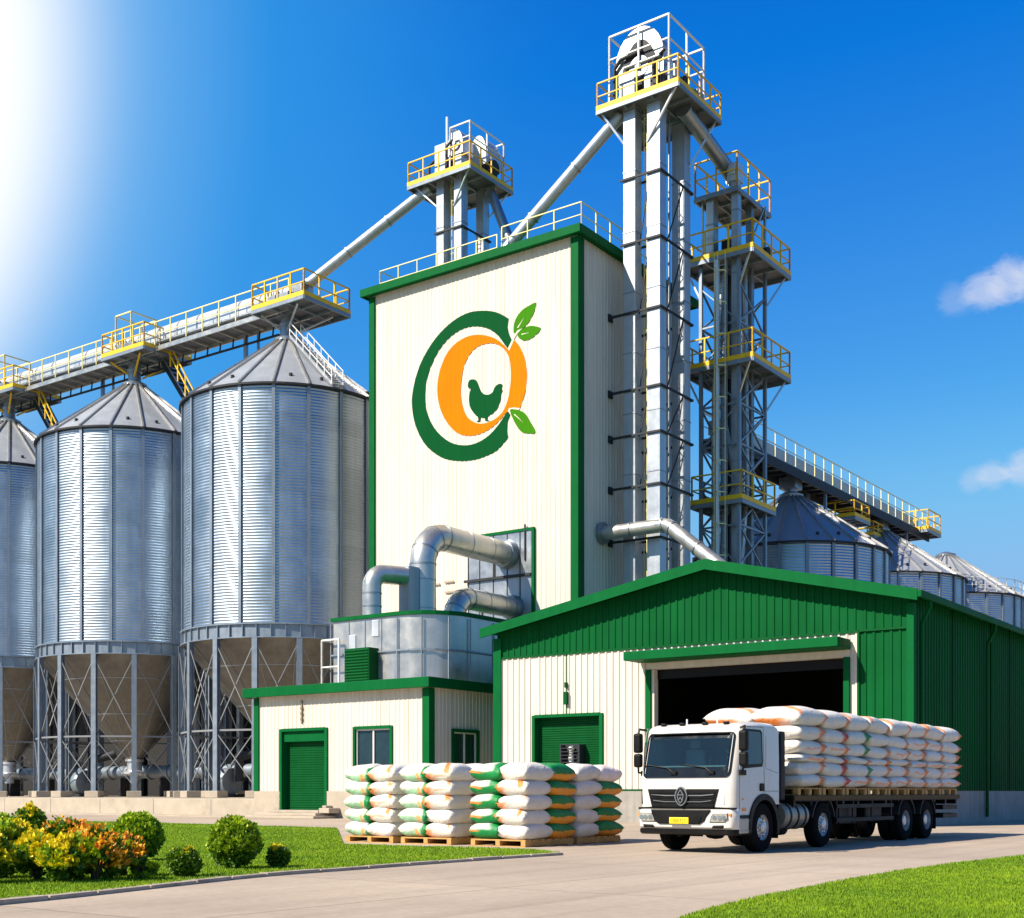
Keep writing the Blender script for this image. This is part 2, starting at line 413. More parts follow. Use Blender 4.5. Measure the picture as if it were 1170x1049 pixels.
BLADE = grass_mat('grass_blades', (.13,.25,.003), (.19,.315,.004), (.26,.38,.006))
# left lawn outline: back edge, then the curved kerb edge in front
far = [gr(-260,933), gr(-60,936.5), gr(180,941.5), gr(385,947.5)]
near = [gr(392,966.5), gr(470,969), gr(560,971.5), gr(612,973.5), gr(640,977)]
kerb_px = [(640,977),(570,981.5),(480,988),(400,994),(300,1001.5),(200,1012),(120,1021),(50,1028.5),(-40,1037),(-160,1046)]
kerb = smooth_line([gr(*p) for p in kerb_px], 5)
lawnL = far + near[:-1] + kerb
sheet('lawn', lawnL, .05, LAWN, z0=-.01)
rpx = [(1260,968.5),(1170,980),(1085,990),(1000,1003),(920,1018.5),(855,1032),(808,1043.5),(770,1058),(740,1076)]
redge = smooth_line([gr(*p) for p in rpx], 5)
lawnR = redge + [(2.5,6),(20,6),(30,25)]
sheet('lawn', lawnR, .045, LAWN, z0=-.01)
# kerb along the left lawn, cast in lengths
mb = MB()
def strip(mb, line, w, z0, z1, off=0, seglen=1.0):
    P = [Vector((*p,0)) for p in line]; acc = 0; cur = [P[0]]
    pieces = []
    for a, b in zip(P, P[1:]):
        n = max(1, int((b-a).length/.25))
        for k in range(1,n+1):
            q = a.lerp(b,k/n); acc += (q-cur[-1]).length; cur.append(q)
            if acc >= seglen: pieces.append(cur); cur = [q]; acc = 0
    pieces.append(cur)
    for pc in pieces:
        if len(pc) < 2: continue
        L_ = []; R_ = []
        for i, q in enumerate(pc):
            t = (pc[min(i+1,len(pc)-1)]-pc[max(i-1,0)]).normalized(); nn = Vector((-t.y,t.x,0))
            sh = .012 if i == 0 else (-.012 if i == len(pc)-1 else 0)
            L_.append(q+t*sh+nn*(off-w/2)); R_.append(q+t*sh+nn*(off+w/2))
        dz = random.uniform(-.008,.008)
        mb.prism([(p.x,p.y) for p in L_] + [(p.x,p.y) for p in reversed(R_)], z0, z1+dz)
strip(mb, kerb, .20, -.01, .062, seglen=.9)
KERBM = mat('kerb_stone', (.36,.30,.235), .9, 0, .22, 2.2, bump=.4, bscale=14, dirt=(.10,.085,.06), dirt_amt=.75)
o = part('kerb', mb, KERBM, None, bevel=.012); o['kind'] = 'structure'
mb = MB(); strip(mb, redge, .13, -.01, .03); o = part('lawn_edging', mb, CONC, None); o['kind'] = 'structure'
# grass blades
def inside(px, py, poly):
    x = np.array([p[0] for p in poly]); y = np.array([p[1] for p in poly]); r = np.zeros(len(px), bool); j = len(poly)-1
    for i in range(len(poly)):
        c = ((y[i] > py) != (y[j] > py)) & (px < (x[j]-x[i])*(py-y[i])/((y[j]-y[i]) or 1e-9)+x[i]); r ^= c; j = i
    return r
def blades(name, poly, z, n, ymin, ymax, xlo, xhi, seed, h=.034):
    rs = np.random.default_rng(seed)
    Y = ymin*(ymax/ymin)**rs.random(n*3)             # closer ground carries more blades
    X = (xlo+(xhi-xlo)*rs.random(n*3))*Y
    k = inside(X, Y, poly); X = X[k][:n]; Y = Y[k][:n]; m = len(X)
    hh = h*(.55+.8*rs.random(m))*(1+.25*np.sin(X*1.7)*np.cos(Y*1.3)); a = rs.random(m)*6.283; w = .005+.0004*Y
    lean = .5*hh*rs.random(m); la = rs.random(m)*6.283
    v = np.zeros((m,3,3)); v[:,0,0] = X-np.cos(a)*w; v[:,0,1] = Y-np.sin(a)*w; v[:,1,0] = X+np.cos(a)*w; v[:,1,1] = Y+np.sin(a)*w
    v[:,:2,2] = z-.005; v[:,2,0] = X+np.cos(la)*lean; v[:,2,1] = Y+np.sin(la)*lean; v[:,2,2] = z+hh
    me = bpy.data.meshes.new(name); me.vertices.add(m*3); me.vertices.foreach_set('co', v.ravel())
    me.loops.add(m*3); me.loops.foreach_set('vertex_index', np.arange(m*3, dtype=np.int32))
    me.polygons.add(m); me.polygons.foreach_set('loop_start', np.arange(0,m*3,3,dtype=np.int32)); me.polygons.foreach_set('loop_total', np.full(m,3,np.int32))
    me.update(); me.validate(); me.materials.append(BLADE)
    o = bpy.data.objects.new(name, me); link(o); return tag(o, 'short bright green lawn grass', 'grass', kind='stuff')
blades('grass', lawnL, .05, 170000, 15, 66, -.46, .05, 1)
blades('grass', lawnR, .045, 150000, 10, 34, .10, .50, 2)
# ================================================================== WAREHOUSE
VH = 25.4
wh = thing('warehouse', 'wide green gabled warehouse with cream lower front and a big dark open doorway', 'warehouse', 0, 0)
UL = -20.75; UR = -.12
ZE = pl(1046,672,-.7)[1]; uA, ZA = pl(806,640,-.7)
uE, ZE2 = pl(550,721,-.7)
EZ = (ZE+ZE2)/2
def roofz(u): return EZ + (ZA-EZ)*(1-abs(u-uA)/((uA-uE) if u < uA else (.3-uA)))
ZC = 7.98; PL = 1.45
dl = pl(745,800,0)[0]; dr = pl(971,800,0)[0]; ZD = 6.95
cr_ = pl(981,800,0)[0]
b0 = pl(611,850,0)[0]; b1 = pl(687,850,0)[0]; BZ0, BZ1 = 2.55, pl(648,818.5,0)[1]
front = lambda x,d,z: (x,-d,z)
mb = MB()
for (a,b,z0,z1) in ((UL,b0,PL,ZC),(b0,b1,PL,BZ0),(b0,b1,BZ1,ZC),(b1,dl-.25,PL,ZC),(dl-.25,dr,ZD+.3,ZC),(dr+.02,cr_,PL,ZC)): mb.ribs(front, a, b, z0, z1)
part('front_wall', mb, CREAM, wh)
mb = MB(); mb.ribs(front, UL, cr_, ZC, lambda x: roofz(x)-.25, .36, .045); mb.ribs(front, cr_, UR, PL, lambda x: roofz(x)-.25, .36, .045)
part('gable_wall', mb, GREEN, wh)
mb = MB(); mb.ribs(lambda x,d,z: (UR+d,x,z), 0, VH, PL, roofz(UR)-.15, .36, .045)
part('side_wall', mb, GREEN, wh)
mb = MB(); mb.ribs(lambda x,d,z: (UL-d,x,z), 0, VH, PL, roofz(UL)-.15, .36, .045)
mb.ribs(lambda x,d,z: (x,VH+d,z), UL, UR, 0, lambda x: roofz(x)-.2, .36, .045)
part('rear_wall', mb, GREEN, wh)
mb = MB()
mb.box(UL-.05, dl-.25, -.09, .3, 0, PL); mb.box(cr_-1.0, UR+.1, -.09, .3, 0, PL); mb.box(UR-.3, UR+.1, .3, VH, 0, PL); mb.box(UL-.05, UL+.25, .3, VH, 0, PL)
parts('plinth', mb, CONCD, wh)
# roof: two slopes with green fascias
mb = MB()
for (a, b) in ((uE, uA), (uA, .33)):
    mb.add([(a,-.7,roofz(a)),(b,-.7,roofz(b)),(b,VH+.5,roofz(b)),(a,VH+.5,roofz(a)),(a,-.7,roofz(a)-.16),(b,-.7,roofz(b)-.16),(b,VH+.5,roofz(b)-.16),(a,VH+.5,roofz(a)-.16)],
           [(0,1,2,3),(4,7,6,5),(0,4,5,1),(1,5,6,2),(2,6,7,3),(3,7,4,0)])
rf = part('roof', mb, GREENT, wh)
mb = MB(); FT = .46
for (a, b) in ((uE-.05, uA), (uA, .36)):
    za, zb = roofz(a)+.05, roofz(b)+.05
    mb.add([(a,-.80,za),(b,-.80,zb),(b,-.70,zb),(a,-.70,za),(a,-.80,za-FT),(b,-.80,zb-FT),(b,-.70,zb-FT),(a,-.70,za-FT)],
           [(0,1,2,3),(4,7,6,5),(0,4,5,1),(1,5,6,2),(2,6,7,3),(3,7,4,0)])
parts('fascia', mb, GREENT, rf)
mb = MB(); g = roofz(.33)
mb.box(.36,.55,-.79,VH+.5,g-.30,g-.02); part('gutter', mb, GREEN, rf, bevel=.03)
for vv in (.55, pu(1128,800,.1)[0]):
    mb = MB(); mb.tube([(.45,vv,g-.3),(.45,vv,g-.55),(.12,vv,g-1.15),(.10,vv,g-1.4),(.10,vv,.25)], .075, 10)
    part('downpipe', mb, GREEN, wh, smooth=40)
mb = MB()
for vv in (5.2, 11.0, 14.2, 17.6, 22): mb.box(UR+.03,UR+.085,vv-.04,vv+.04,PL,roofz(UR)-.2)
parts('sheet_seam', mb, GREEND, wh)
for (u0,u1,v0,v1,nm) in ((UL-.16,UL+.30,-.13,-.02,'corner_trim'),(UR-.16,UR+.13,-.14,-.02,'corner_trim'),(UR+.02,UR+.13,-.02,.22,'corner_trim'),(UL-.16,UL-.02,-.02,.3,'corner_trim')):
    mb = MB(); mb.box(u0,u1,v0,v1,PL if u0 > -10 else .0, roofz(UL)-.5); part(nm, mb, GREENT, wh)
mb = MB(); mb.box(UL,cr_,-.075,-.01,ZC-.05,ZC+.05); mb.box(cr_-.04,cr_+.06,-.08,-.01,PL,ZC); mb.box(cr_+.06,UR-.16,-.10,-.03,ZC-.02,ZC+.06); mb.box(b1+.1,dl-.26,-.10,-.03,PL,PL+.08); parts('trim_line', mb, GREEND, wh)
# big doorway
mb = MB(); mb.box(dl-.25,dl,-.16,.45,0,ZD+.0); mb.box(dr-.22,dr+.02,-.16,.45,0,ZD); parts('door_frame', mb, GREENT, wh)
mb = MB(); mb.box(dl,dl+.14,-.05,.3,0,ZD-.01); mb.box(dl-.2,dr+.02,-.12,.4,ZD+.01,ZD+.30); part('door_lintel', mb, CREAM, wh)
cl, cz1 = pl(712,759,-1.5); crr = pl(957,741,-1.5)[0]
mb = MB(); mb.box(cl,crr,-1.5,-.07,ZD+.33,ZD+.72); part('door_canopy', mb, GREENT, wh, bevel=.02)
mb = MB(); mb.box(dl,dr,.25,.33,ZD-.42,ZD-.0); part('rolled_shutter', mb, BLACK, wh)
# interior floor kept bare and dark with portal frames
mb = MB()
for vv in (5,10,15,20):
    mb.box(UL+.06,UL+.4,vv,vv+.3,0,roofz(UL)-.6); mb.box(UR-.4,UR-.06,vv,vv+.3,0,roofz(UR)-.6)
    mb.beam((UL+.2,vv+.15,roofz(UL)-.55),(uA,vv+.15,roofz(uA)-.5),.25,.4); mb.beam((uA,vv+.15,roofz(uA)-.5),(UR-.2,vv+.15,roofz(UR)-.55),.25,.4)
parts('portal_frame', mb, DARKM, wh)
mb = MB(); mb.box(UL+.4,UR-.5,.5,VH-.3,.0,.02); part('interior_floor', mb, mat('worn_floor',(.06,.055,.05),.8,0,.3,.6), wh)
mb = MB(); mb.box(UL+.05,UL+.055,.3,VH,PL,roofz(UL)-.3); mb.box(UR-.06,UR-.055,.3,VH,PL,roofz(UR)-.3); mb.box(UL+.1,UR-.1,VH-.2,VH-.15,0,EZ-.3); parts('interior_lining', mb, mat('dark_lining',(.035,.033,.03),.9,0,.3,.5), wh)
# small recessed shutter
sh = MB()
n = int((BZ1-BZ0)/.11)
sh.box(b0,b1,.34,.40,BZ0,BZ1)
for i in range(n): sh.box(b0+.08,b1-.08,.30,.338,BZ0+i*.11+.012,BZ0+i*.11+.098)
so_ = part('roller_shutter', sh, GREEND, wh)
mb = MB(); mb.box(b0-.10,b0+.06,-.11,.33,BZ0-.08,BZ1+.09); mb.box(b1-.06,b1+.12,-.11,.33,BZ0-.08,BZ1+.09); mb.box(b0+.06,b1-.06,-.13,.33,BZ1-.03,BZ1+.12); mb.box(b0+.06,b1-.06,-.13,.33,BZ0-.1,BZ0+.05)
part('shutter_frame', mb, GREENT, so_)
q0, qz1 = pl(641,851,-.2); q1, qz0 = pl(662,875,-.2)
mb = MB()
for x in (q0,q1): mb.box(x-.03,x+.03,-.25,.30,qz0,qz1)
for z in np.linspace(qz0,qz1,7): mb.box(q0,q1,-.25,-.21,z-.02,z+.02)
mb.box(q0,q1,.12,.16,qz0,qz1)
cg = part('lamp_cage', mb, DARKM, wh)
mb = MB(); qm = (q0+q1)/2-.03; mb.lathe([(0,qz0+.12),(.10,qz0+.16),(.15,qz0+.35),(.10,qz0+.55),(.12,qz0+.75),(.17,qz1-.2),(.1,qz1-.06),(0,qz1-.05)], 14, (qm,-.05,0))
part('bulkhead_lamp', mb, WHITET, cg, smooth=50)
qx, qz = pl(647,750,-.1); mb = MB(); mb.box(qx-.02,qx+.02,-.12,-.07,BZ1+.12,ZC); mb.box(qx-.09,qx+.09,-.22,-.06,5.55,6.15); mb.box(qx-.05,qx+.05,-.2,-.06,6.35,6.6)
part('cable_conduit', mb, GREEND, wh)

# ================================================================== SMALL BUILDING
sb = thing('gatehouse_building', 'low cream flat roofed building with green trim, shutter door and two windows', 'building', 0, 0)
SV = -.95
su0 = pl(293,850,SV)[0]; su1 = pl(490,850,SV)[0]; SD_ = 15.7; SZ = 6.72
d0 = pl(322,870,SV)[0]; d1 = pl(373,870,SV)[0]; dz0, dz1 = .42, pl(348,834,SV)[1]
w0 = pl(406,850,SV)[0]; w1 = pl(447,850,SV)[0]; wz0, wz1 = 2.55, pl(427,832,SV)[1]
fr = lambda x,d,z: (x,SV-d,z)
mb = MB()
for (a,b,z0,z1) in ((su0,d0-.05,PL,SZ),(d0-.05,d1+.05,dz1,SZ),(d1+.05,w0,PL,SZ),(w0,w1,PL,wz0),(w0,w1,wz1,SZ),(w1,su1,PL,SZ)): mb.ribs(fr,a,b,z0,z1,.30,.026)
part('front_wall', mb, CREAM, sb)
rv0, rz1 = pu(517,838,su1); rv1 = pu(545,838,su1)[0]; rz1 = 4.55; rz0 = 2.6
sd = lambda x,d,z: (su1+d,x,z)
mb = MB()
for (a,b,z0,z1) in ((SV,rv0,PL,SZ),(rv0,rv1,PL,rz0),(rv0,rv1,rz1,SZ),(rv1,SD_,PL,SZ)): mb.ribs(sd,a,b,z0,z1,.30,.026)
part('side_wall', mb, CREAM, sb)
mb = MB(); mb.ribs(lambda x,d,z:(su0-d,x,z),SV,SD_,0,SZ,.3,.026); mb.ribs(lambda x,d,z:(x,SD_+d,z),su0,su1,0,SZ,.3,.026)
part('rear_wall', mb, CREAM, sb)
mb = MB(); mb.box(su0-.08,d0-.05,SV-.10,SV+.25,0,PL); mb.box(d1+.05,su1+.10,SV-.10,SV+.25,0,PL); mb.box(su1-.2,su1+.10,SV+.25,SD_,0,PL); parts('plinth', mb, CONC, sb)
mb = MB(); mb.box(su0-.5,su1+.4,SV-.5,SD_+.3,SZ-.02,SZ+.14); rf = part('roof', mb, CONCD, sb)
mb = MB(); t0,t1 = SZ-.06,SZ+.46
mb.box(su0-.55,su1+.45,SV-.56,SV-.44,t0,t1); mb.box(su1+.33,su1+.45,SV-.44,SD_+.35,t0,t1); mb.box(su0-.55,su0-.43,SV-.44,SD_+.35,t0,t1)
parts('cornice', mb, GREENT, rf, bevel=.025)
for (a,b,c,d) in ((su1-.34,su1+.10,SV-.11,SV-.02),(su1-.0,su1+.10,SV-.02,SV+.35),(su0-.10,su0+.26,SV-.11,SV-.02)):
    mb = MB(); mb.box(a,b,c,d,PL,SZ-.06); part('corner_trim', mb, GREENT, sb)
mb = MB(); mb.box(d0,d1,SV+.40,SV+.46,dz0,dz1)
for i in range(int((dz1-dz0-.55)/.13)): mb.box(d0+.1,d1-.1,SV+.355,SV+.398,dz0+i*.13+.012,dz0+i*.13+.118)
dd = part('roller_door', mb, GREEND, sb)
mb = MB(); mb.box(d0-.12,d0+.08,SV-.10,SV+.40,dz0,dz1+.08); mb.box(d1-.08,d1+.12,SV-.10,SV+.40,dz0,dz1+.08); mb.box(d0+.08,d1-.08,SV-.12,SV+.40,dz1-.06,dz1+.10); mb.box(d0+.1,d1-.1,SV+.05,SV+.38,dz1-.62,dz1-.07)
part('door_frame', mb, GREENT, dd)
mb = MB()
mb.box(d0-.9,d1+.9,SV-1.9,SV+.3,0,.14); mb.box(d0-.55,d1+.5,SV-1.35,SV+.3,.14,.28); mb.box(d0-.2,d1+.15,SV-.8,SV+.46,.28,dz0)
parts('step', mb, CONC, sb, bevel=.02)
mb = MB(); mb.box(d1+.35,d1+1.1,SV-.95,SV-.12,.28,.55); mb.box(d1+.25,d1+.55,SV-.6,SV-.12,.55,.68); parts('step_block', mb, CONC, sb, bevel=.03)
def window(parent, o0, o1, z0, z1, fn, rec=.14):
    mb = MB(); fw = .09
    def bx(a,b,c,d,e,f): # along, outward depth, z
        p = [fn(x,y,z) for x in (a,b) for y in (c,d) for z in (e,f)]
        xs=[q[0] for q in p]; ys=[q[1] for q in p]; zs=[q[2] for q in p]; mb.box(min(xs),max(xs),min(ys),max(ys),min(zs),max(zs))
    bx(o0-.12,o0+fw*.4,-.12,.09,z0-.1,z1+.1); bx(o1-fw*.4,o1+.12,-.12,.09,z0-.1,z1+.1); bx(o0+fw*.4,o1-fw*.4,-.12,.11,z1-.04,z1+.12); bx(o0+fw*.4,o1-fw*.4,-.12,.13,z0-.12,z0+.04)
    w = part('window', mb, GREENT, parent)
    mb = MB(); m_ = (o0+o1)/2; bx(m_-.045,m_+.045,-.08,-.02,z0+.04,z1-.04); bx(o0+.04,o0+.11,-.09,-.03,z0+.04,z1-.04); bx(o1-.11,o1-.04,-.09,-.03,z0+.04,z1-.04); bx(o0+.11,o1-.11,-.09,-.03,z1-.11,z1-.04)
    part('window_frame', mb, WHITET, w)
    mb = MB(); bx(o0+.02,o1-.02,-.12,-.10,z0,z1); part('pane', mb, GLASSD, w)
window(sb, w0, w1, wz0, wz1, fr); window(sb, rv0, rv1, rz0, rz1, sd)
qx = pl(346,810,SV)[0]; mb = MB(); mb.box(qx-.03,qx+.03,SV-.11,SV-.04,5.1,6.4)
for z in (5.3,5.6,5.9): mb.box(qx-.06,qx+.06,SV-.14,SV-.04,z,z+.14)
part('cable_conduit', mb, mat('old_conduit',(.20,.16,.09),.7,0,.3,5), sb)

# ================================================================== FILTER HOUSING on its roof
fh = thing('filter_housing', 'riveted sheet metal filter housing with rounded corner and green rim on the low roof', 'filter housing', 0, 0, SZ+.14)
FV = 1.3
f0 = pl(381,740,FV)[0]; f1 = pl(455,740,FV)[0]; rr_ = 2.7; FZ = pl(455,701,FV)[1]-SZ-.14
plan = [(f0,FV)] + [(f1+rr_*math.sin(R(a)), FV+rr_*(1-math.cos(R(a)))) for a in range(0,91,15)] + [(f1+rr_,SD_-.6),(f0,SD_-.6)]
mb = MB(); mb.prism(plan, 0, FZ); part('casing', mb, GALV, fh, smooth=30)
def offset_plan(o): return [(f0-o,FV-o)] + [(f1+(rr_+o)*math.sin(R(a)), FV-o+(rr_+o)*(1-math.cos(R(a)))) for a in range(0,91,15)] + [(f1+rr_+o,SD_-.6+o),(f0-o,SD_-.6+o)]
mb = MB(); mb.prism(offset_plan(.12), FZ-.10, FZ+.10); part('rim', mb, GREENT, fh)
mb = MB(); P_ = offset_plan(.10)
for zz in (FZ*.52,):
    for a,b in zip(P_, P_[1:]): mb.beam((*a,zz),(*b,zz),.05,.09)
for a in [P_[0],P_[1],P_[3],P_[5],P_[7]]: mb.beam((*a,0),(*a,FZ-.22),.055)
for k in range(1,5): mb.beam((f1+rr_+.06,FV+rr_+k*2.2,0),(f1+rr_+.06,FV+rr_+k*2.2,FZ-.22),.055)
for k in range(1,4): t=k/4; mb.beam((f0+(f1-f0)*t,FV-.01,0),(f0+(f1-f0)*t,FV-.01,FZ-.22),.05)
part('banding', mb, LEGM, fh)
mb = MB()
for (x,y,z) in ((f0+1.2,FV,3.2),(f0+2.9,FV,3.9)): mb.box(x,x+.5,y-.05,y,z-.9,z)
parts('access_hatch', mb, GALVW, fh, bevel=.02)
mb = MB(); mb.box(f1+rr_-.02,f1+rr_+.22,FV+rr_+3.2,FV+rr_+5.4,.6,3.0); part('inspection_door', mb, DARKM, fh, bevel=.03)
l0 = pl(393,755,FV-.8)[0]; l1 = pl(421,755,FV-.8)[0]
mb = MB(); mb.box(l0,l1,FV-.75,FV-.01,.1,2.35)
for i in range(13): mb.add([(l0+.06,FV-.752,.22+i*.16),(l1-.06,FV-.752,.22+i*.16),(l1-.06,FV-.81,.30+i*.16),(l0+.06,FV-.81,.30+i*.16),(l1-.06,FV-.752,.36+i*.16),(l0+.06,FV-.752,.36+i*.16)],[(0,1,2,3),(3,2,4,5)])
part('louvre_box', mb, GREEND, fh)
mb = MB(); mb.rail([(f0-.55,FV+4,.0),(f0-.55,FV-.35,0),(f0+.75,FV-.35,0)], 3.0, 1.2, .04, (.5,)); part('guard_rail', mb, WHITET, fh)

# ================================================================== MAIN TOWER
TV = 16.05
tu1, _ = pl(660,300,TV); tu0 = pl(425,400,TV)[0]; TZ = pl(660,268,TV)[1]; TD = 14.6
tw = thing('mill_tower', 'tall windowless cream mill tower with green trim and a hen emblem', 'building', 0, 0)
ft = lambda x,d,z: (x,TV-d,z)
mb = MB(); mb.ribs(ft,tu0,tu1,0,TZ,.36,.024); part('front_wall', mb, CREAM, tw)
mb = MB(); mb.ribs(lambda x,d,z:(tu1+d,x,z),TV,TV+TD,0,TZ,.36,.034); part('side_wall', mb, CREAM, tw)
mb = MB(); mb.ribs(lambda x,d,z:(tu0-d,x,z),TV,TV+TD,0,TZ,.36,.034); mb.ribs(lambda x,d,z:(x,TV+TD+d,z),tu0,tu1,0,TZ,.36,.034); part('rear_wall', mb, CREAM, tw)
mb = MB(); mb.box(tu0-.4,tu1+.4,TV-.4,TV+TD+.4,TZ-.02,TZ+.15); rf = part('roof', mb, GREENT, tw)
mb = MB(); z0,z1 = TZ-.12,TZ+.42
mb.box(tu0-.6,tu1+.55,TV-.6,TV-.45,z0,z1); mb.box(tu1+.40,tu1+.55,TV-.45,TV+TD+.5,z0,z1); mb.box(tu0-.6,tu0-.45,TV-.45,TV+TD+.5,z0,z1); mb.box(tu0-.45,tu1+.40,TV+TD+.4,TV+TD+.5,z0,z1)
parts('fascia', mb, GREENT, rf, bevel=.03)
for (a,b,c,d) in ((tu1-.42,tu1+.14,TV-.16,TV-.0),(tu1+.0,tu1+.14,TV-.0,TV+.55),(tu0-.14,tu0+.34,TV-.16,TV),(tu0-.14,tu0,TV,TV+.4)):
    mb = MB(); mb.box(a,b,c,d,0,TZ-.13); part('corner_trim', mb, GREENT, tw)
mb = MB(); mb.rail([(tu0+.3,TV+8,TZ+.15),(tu0+.3,TV+.5,TZ+.15),(tu1-6.6,TV+.5,TZ+.15)],1.7,1.7,.028,(.5,)); part('roof_rail', mb, PALEY, tw); mb=MB(); mb.rail([(tu1-6.5,TV+.9,TZ+.15),(tu1-.3,TV+.9,TZ+.15),(tu1-.3,TV+9.5,TZ+.15)],2.3,1.9,.03,(.33,.66))
part('roof_rail', mb, PALEY, tw)
# sheet-metal panel where the ducts enter
p0 = pl(537,650,TV)[0]; p1 = pl(609,650,TV)[0]; pz1 = pl(609,606,TV)[1]; pz0 = 9.5
mb = MB(); mb.box(p0,p1,TV-.14,TV-.02,pz0,pz1)
pn = part('inlet_panel', mb, GALVD, tw)
mb = MB(); mb.box(p1,p1+.2,TV-.2,TV-.02,pz0,pz1+.18); mb.box(p0-.25,p1,TV-.2,TV-.02,pz1,pz1+.18); part('panel_frame', mb, GREENT, pn)
mb = MB(); zz = pl(600,657,TV)[1]; mb.box(p0-.3,p1-.02,TV-.30,TV-.145,zz-.10,zz+.06)
for t in (.18,.4,.62,.82): mb.box(p0+(p1-p0)*t-.025,p0+(p1-p0)*t+.025,TV-.175,TV-.141,pz0,pz1)
mb.box(p0-.06,p0,TV-.18,TV-.02,pz0,pz1)
for (px,py) in ((552,690),(580,625),(566,640)):
    x,z = pl(px,py,TV); mb.box(x,x+.1,TV-.2,TV-.141,z-1.1,z)
mb.box(p1-.55,p1-.45,TV-.22,TV-.141,zz+.9,zz+3.2)
part('panel_seam', mb, DARKM, pn)
mb = MB()
for (px,py,w_) in ((488,620,1.0),(500,668,.5),(514,665,.8),(520,676,1.6),(528,677,1.2)):
    x,z = pl(px,py,TV); mb.box(x-w_/2,x+w_/2,TV-.12,TV-.075,z-.06,z+.06)
parts('wall_bracket', mb, mat('bracket_tan',(.35,.28,.2),.7), tw)
# emblem, painted sheet fixed just proud of the ribs
def emblem(name, pxs, m, parent, k, back=.0):
    pts = [pl(px,py,TV) for px,py in pxs]
    ys = TV-.0255-k*.3
    mb = MB(); mb.prism(pts, ys-.012, ys, lambda a,b,c:(a,c,b)); me = mb.mesh(name); recalc(me)
    return part(name, me, m, parent)
def C7(x,y): return (460+x/5.247, 340+y/5.247)
def ell(cx,cy,rx,ry,sk,a0,a1,n=48):      # skewed ellipse in picture measure
    out=[]
    for i in range(n+1):
        a=R(a0+(a1-a0)*i/n); x=rx*math.cos(a); out.append(C7(cx+x, cy+sk*x-ry*math.sin(a)))
    return out
def logo_mat(name,col):
    m = mat(name,col,.65,0,.06,.6,streak=.08,spec=.04)
    nt = m.node_tree; L = nt.links; b = nt.nodes['Principled BSDF']; tc=_n(nt,'ShaderNodeTexCoord')
    wv=_n(nt,'ShaderNodeTexWave',wave_type='BANDS',bands_direction='X'); wv.inputs['Scale'].default_value=.8725
    L.new(tc.outputs['Object'],wv.inputs['Vector']); bp=_n(nt,'ShaderNodeBump'); bp.inputs['Strength'].default_value=.3; bp.inputs['Distance'].default_value=.035
    L.new(wv.outputs['Fac'],bp.inputs['Height']); L.new(bp.outputs['Normal'],b.inputs['Normal']); return m
LG = logo_mat('emblem_green',(.001,.066,.016)); LO = logo_mat('emblem_orange',(.60,.165,.001)); LL = logo_mat('emblem_leaf',(.040,.185,.004)); LW = logo_mat('emblem_white',(.62,.57,.48))
# key points traced in picture measure, turned into points on the wall
outerC = [(638,128),(590,100),(540,84),(480,80),(410,88),(340,118),(270,170),(205,238),(150,318),(108,400),(78,490),(60,580),(58,650),(70,735),(98,815),(140,885),(200,938),(265,970),(350,981),(430,974),(500,952),(570,915),(636,840)]
endL = [(628,800),(634,745),(650,690),(640,678)]
innerC = [(610,712),(575,765),(520,826),(455,868),(390,886),(320,880),(262,853),(205,800),(165,735),(143,665),(137,580),(150,480),(180,395),(225,310),(285,240),(350,195),(410,176),(465,175),(520,190),(570,225),(612,280),(636,312)]
endU = [(657,258),(640,220),(632,178)]
def dense(pts, n=4, close=False):
    out=[]; m=len(pts)
    for i in range(m if close else m-1):
        g_=lambda j: Vector(pts[j%m]) if close else Vector(pts[min(max(j,0),m-1)])
        a,b,c,d=g_(i-1),g_(i),g_(i+1),g_(i+2)
        for k in range(n):
            t=k/n; q=.5*((2*b)+(c-a)*t+(2*a-5*b+4*c-d)*t*t+(3*b-a-3*c+d)*t**3); out.append((q.x,q.y))
    if not close: out.append(tuple(pts[-1]))
    return out
ring = dense(outerC)+dense(endL)+dense(innerC)+dense(endU)
lg = emblem('emblem', [C7(*p) for p in ring], LG, tw, 0)
outO = dense([(668,252),(700,290),(728,350),(744,420),(747,480),(738,560),(720,620),(700,668),(660,668),(636,678),(600,716),(555,765),(500,803),(445,824),(385,829),(330,812),(282,768),(245,710),(220,640),(210,560),(216,480),(238,400),(275,325),(330,268),(395,233),(460,224),(520,233),(570,255),(610,288),(640,318)],3)
inO = dense([(520,275),(455,293),(405,340),(370,410),(355,490),(350,570),(358,640),(385,710),(430,748),(480,757),(540,738),(590,700),(620,650),(640,580),(650,500),(650,430),(640,360),(610,310),(570,282)],3,True)
def annulus(name, o, i_, m, parent, k):
    bm = bmesh.new(); ys=TV-.0255-k*.3
    def loop(pts): return [bm.verts.new((pl(*C7(*p),TV)[0], ys, pl(*C7(*p),TV)[1])) for p in pts]
    es=[]
    for pts in (o,i_):
        vs=loop(pts); es+=[bm.edges.new((vs[j],vs[(j+1)%len(vs)])) for j in range(len(vs))]
    bmesh.ops.triangle_fill(bm, edges=es, use_beauty=True)
    ex=bmesh.ops.extrude_face_region(bm, geom=bm.faces[:]); bmesh.ops.translate(bm, verts=[e for e in ex['geom'] if isinstance(e,bmesh.types.BMVert)], vec=(0,-.012,0))
    bmesh.ops.recalc_face_normals(bm, faces=bm.faces[:])
    me=bpy.data.meshes.new(name); bm.to_mesh(me); bm.free(); return part(name,me,m,parent)
annulus('orange_oval', outO, inO, LO, lg, .016)
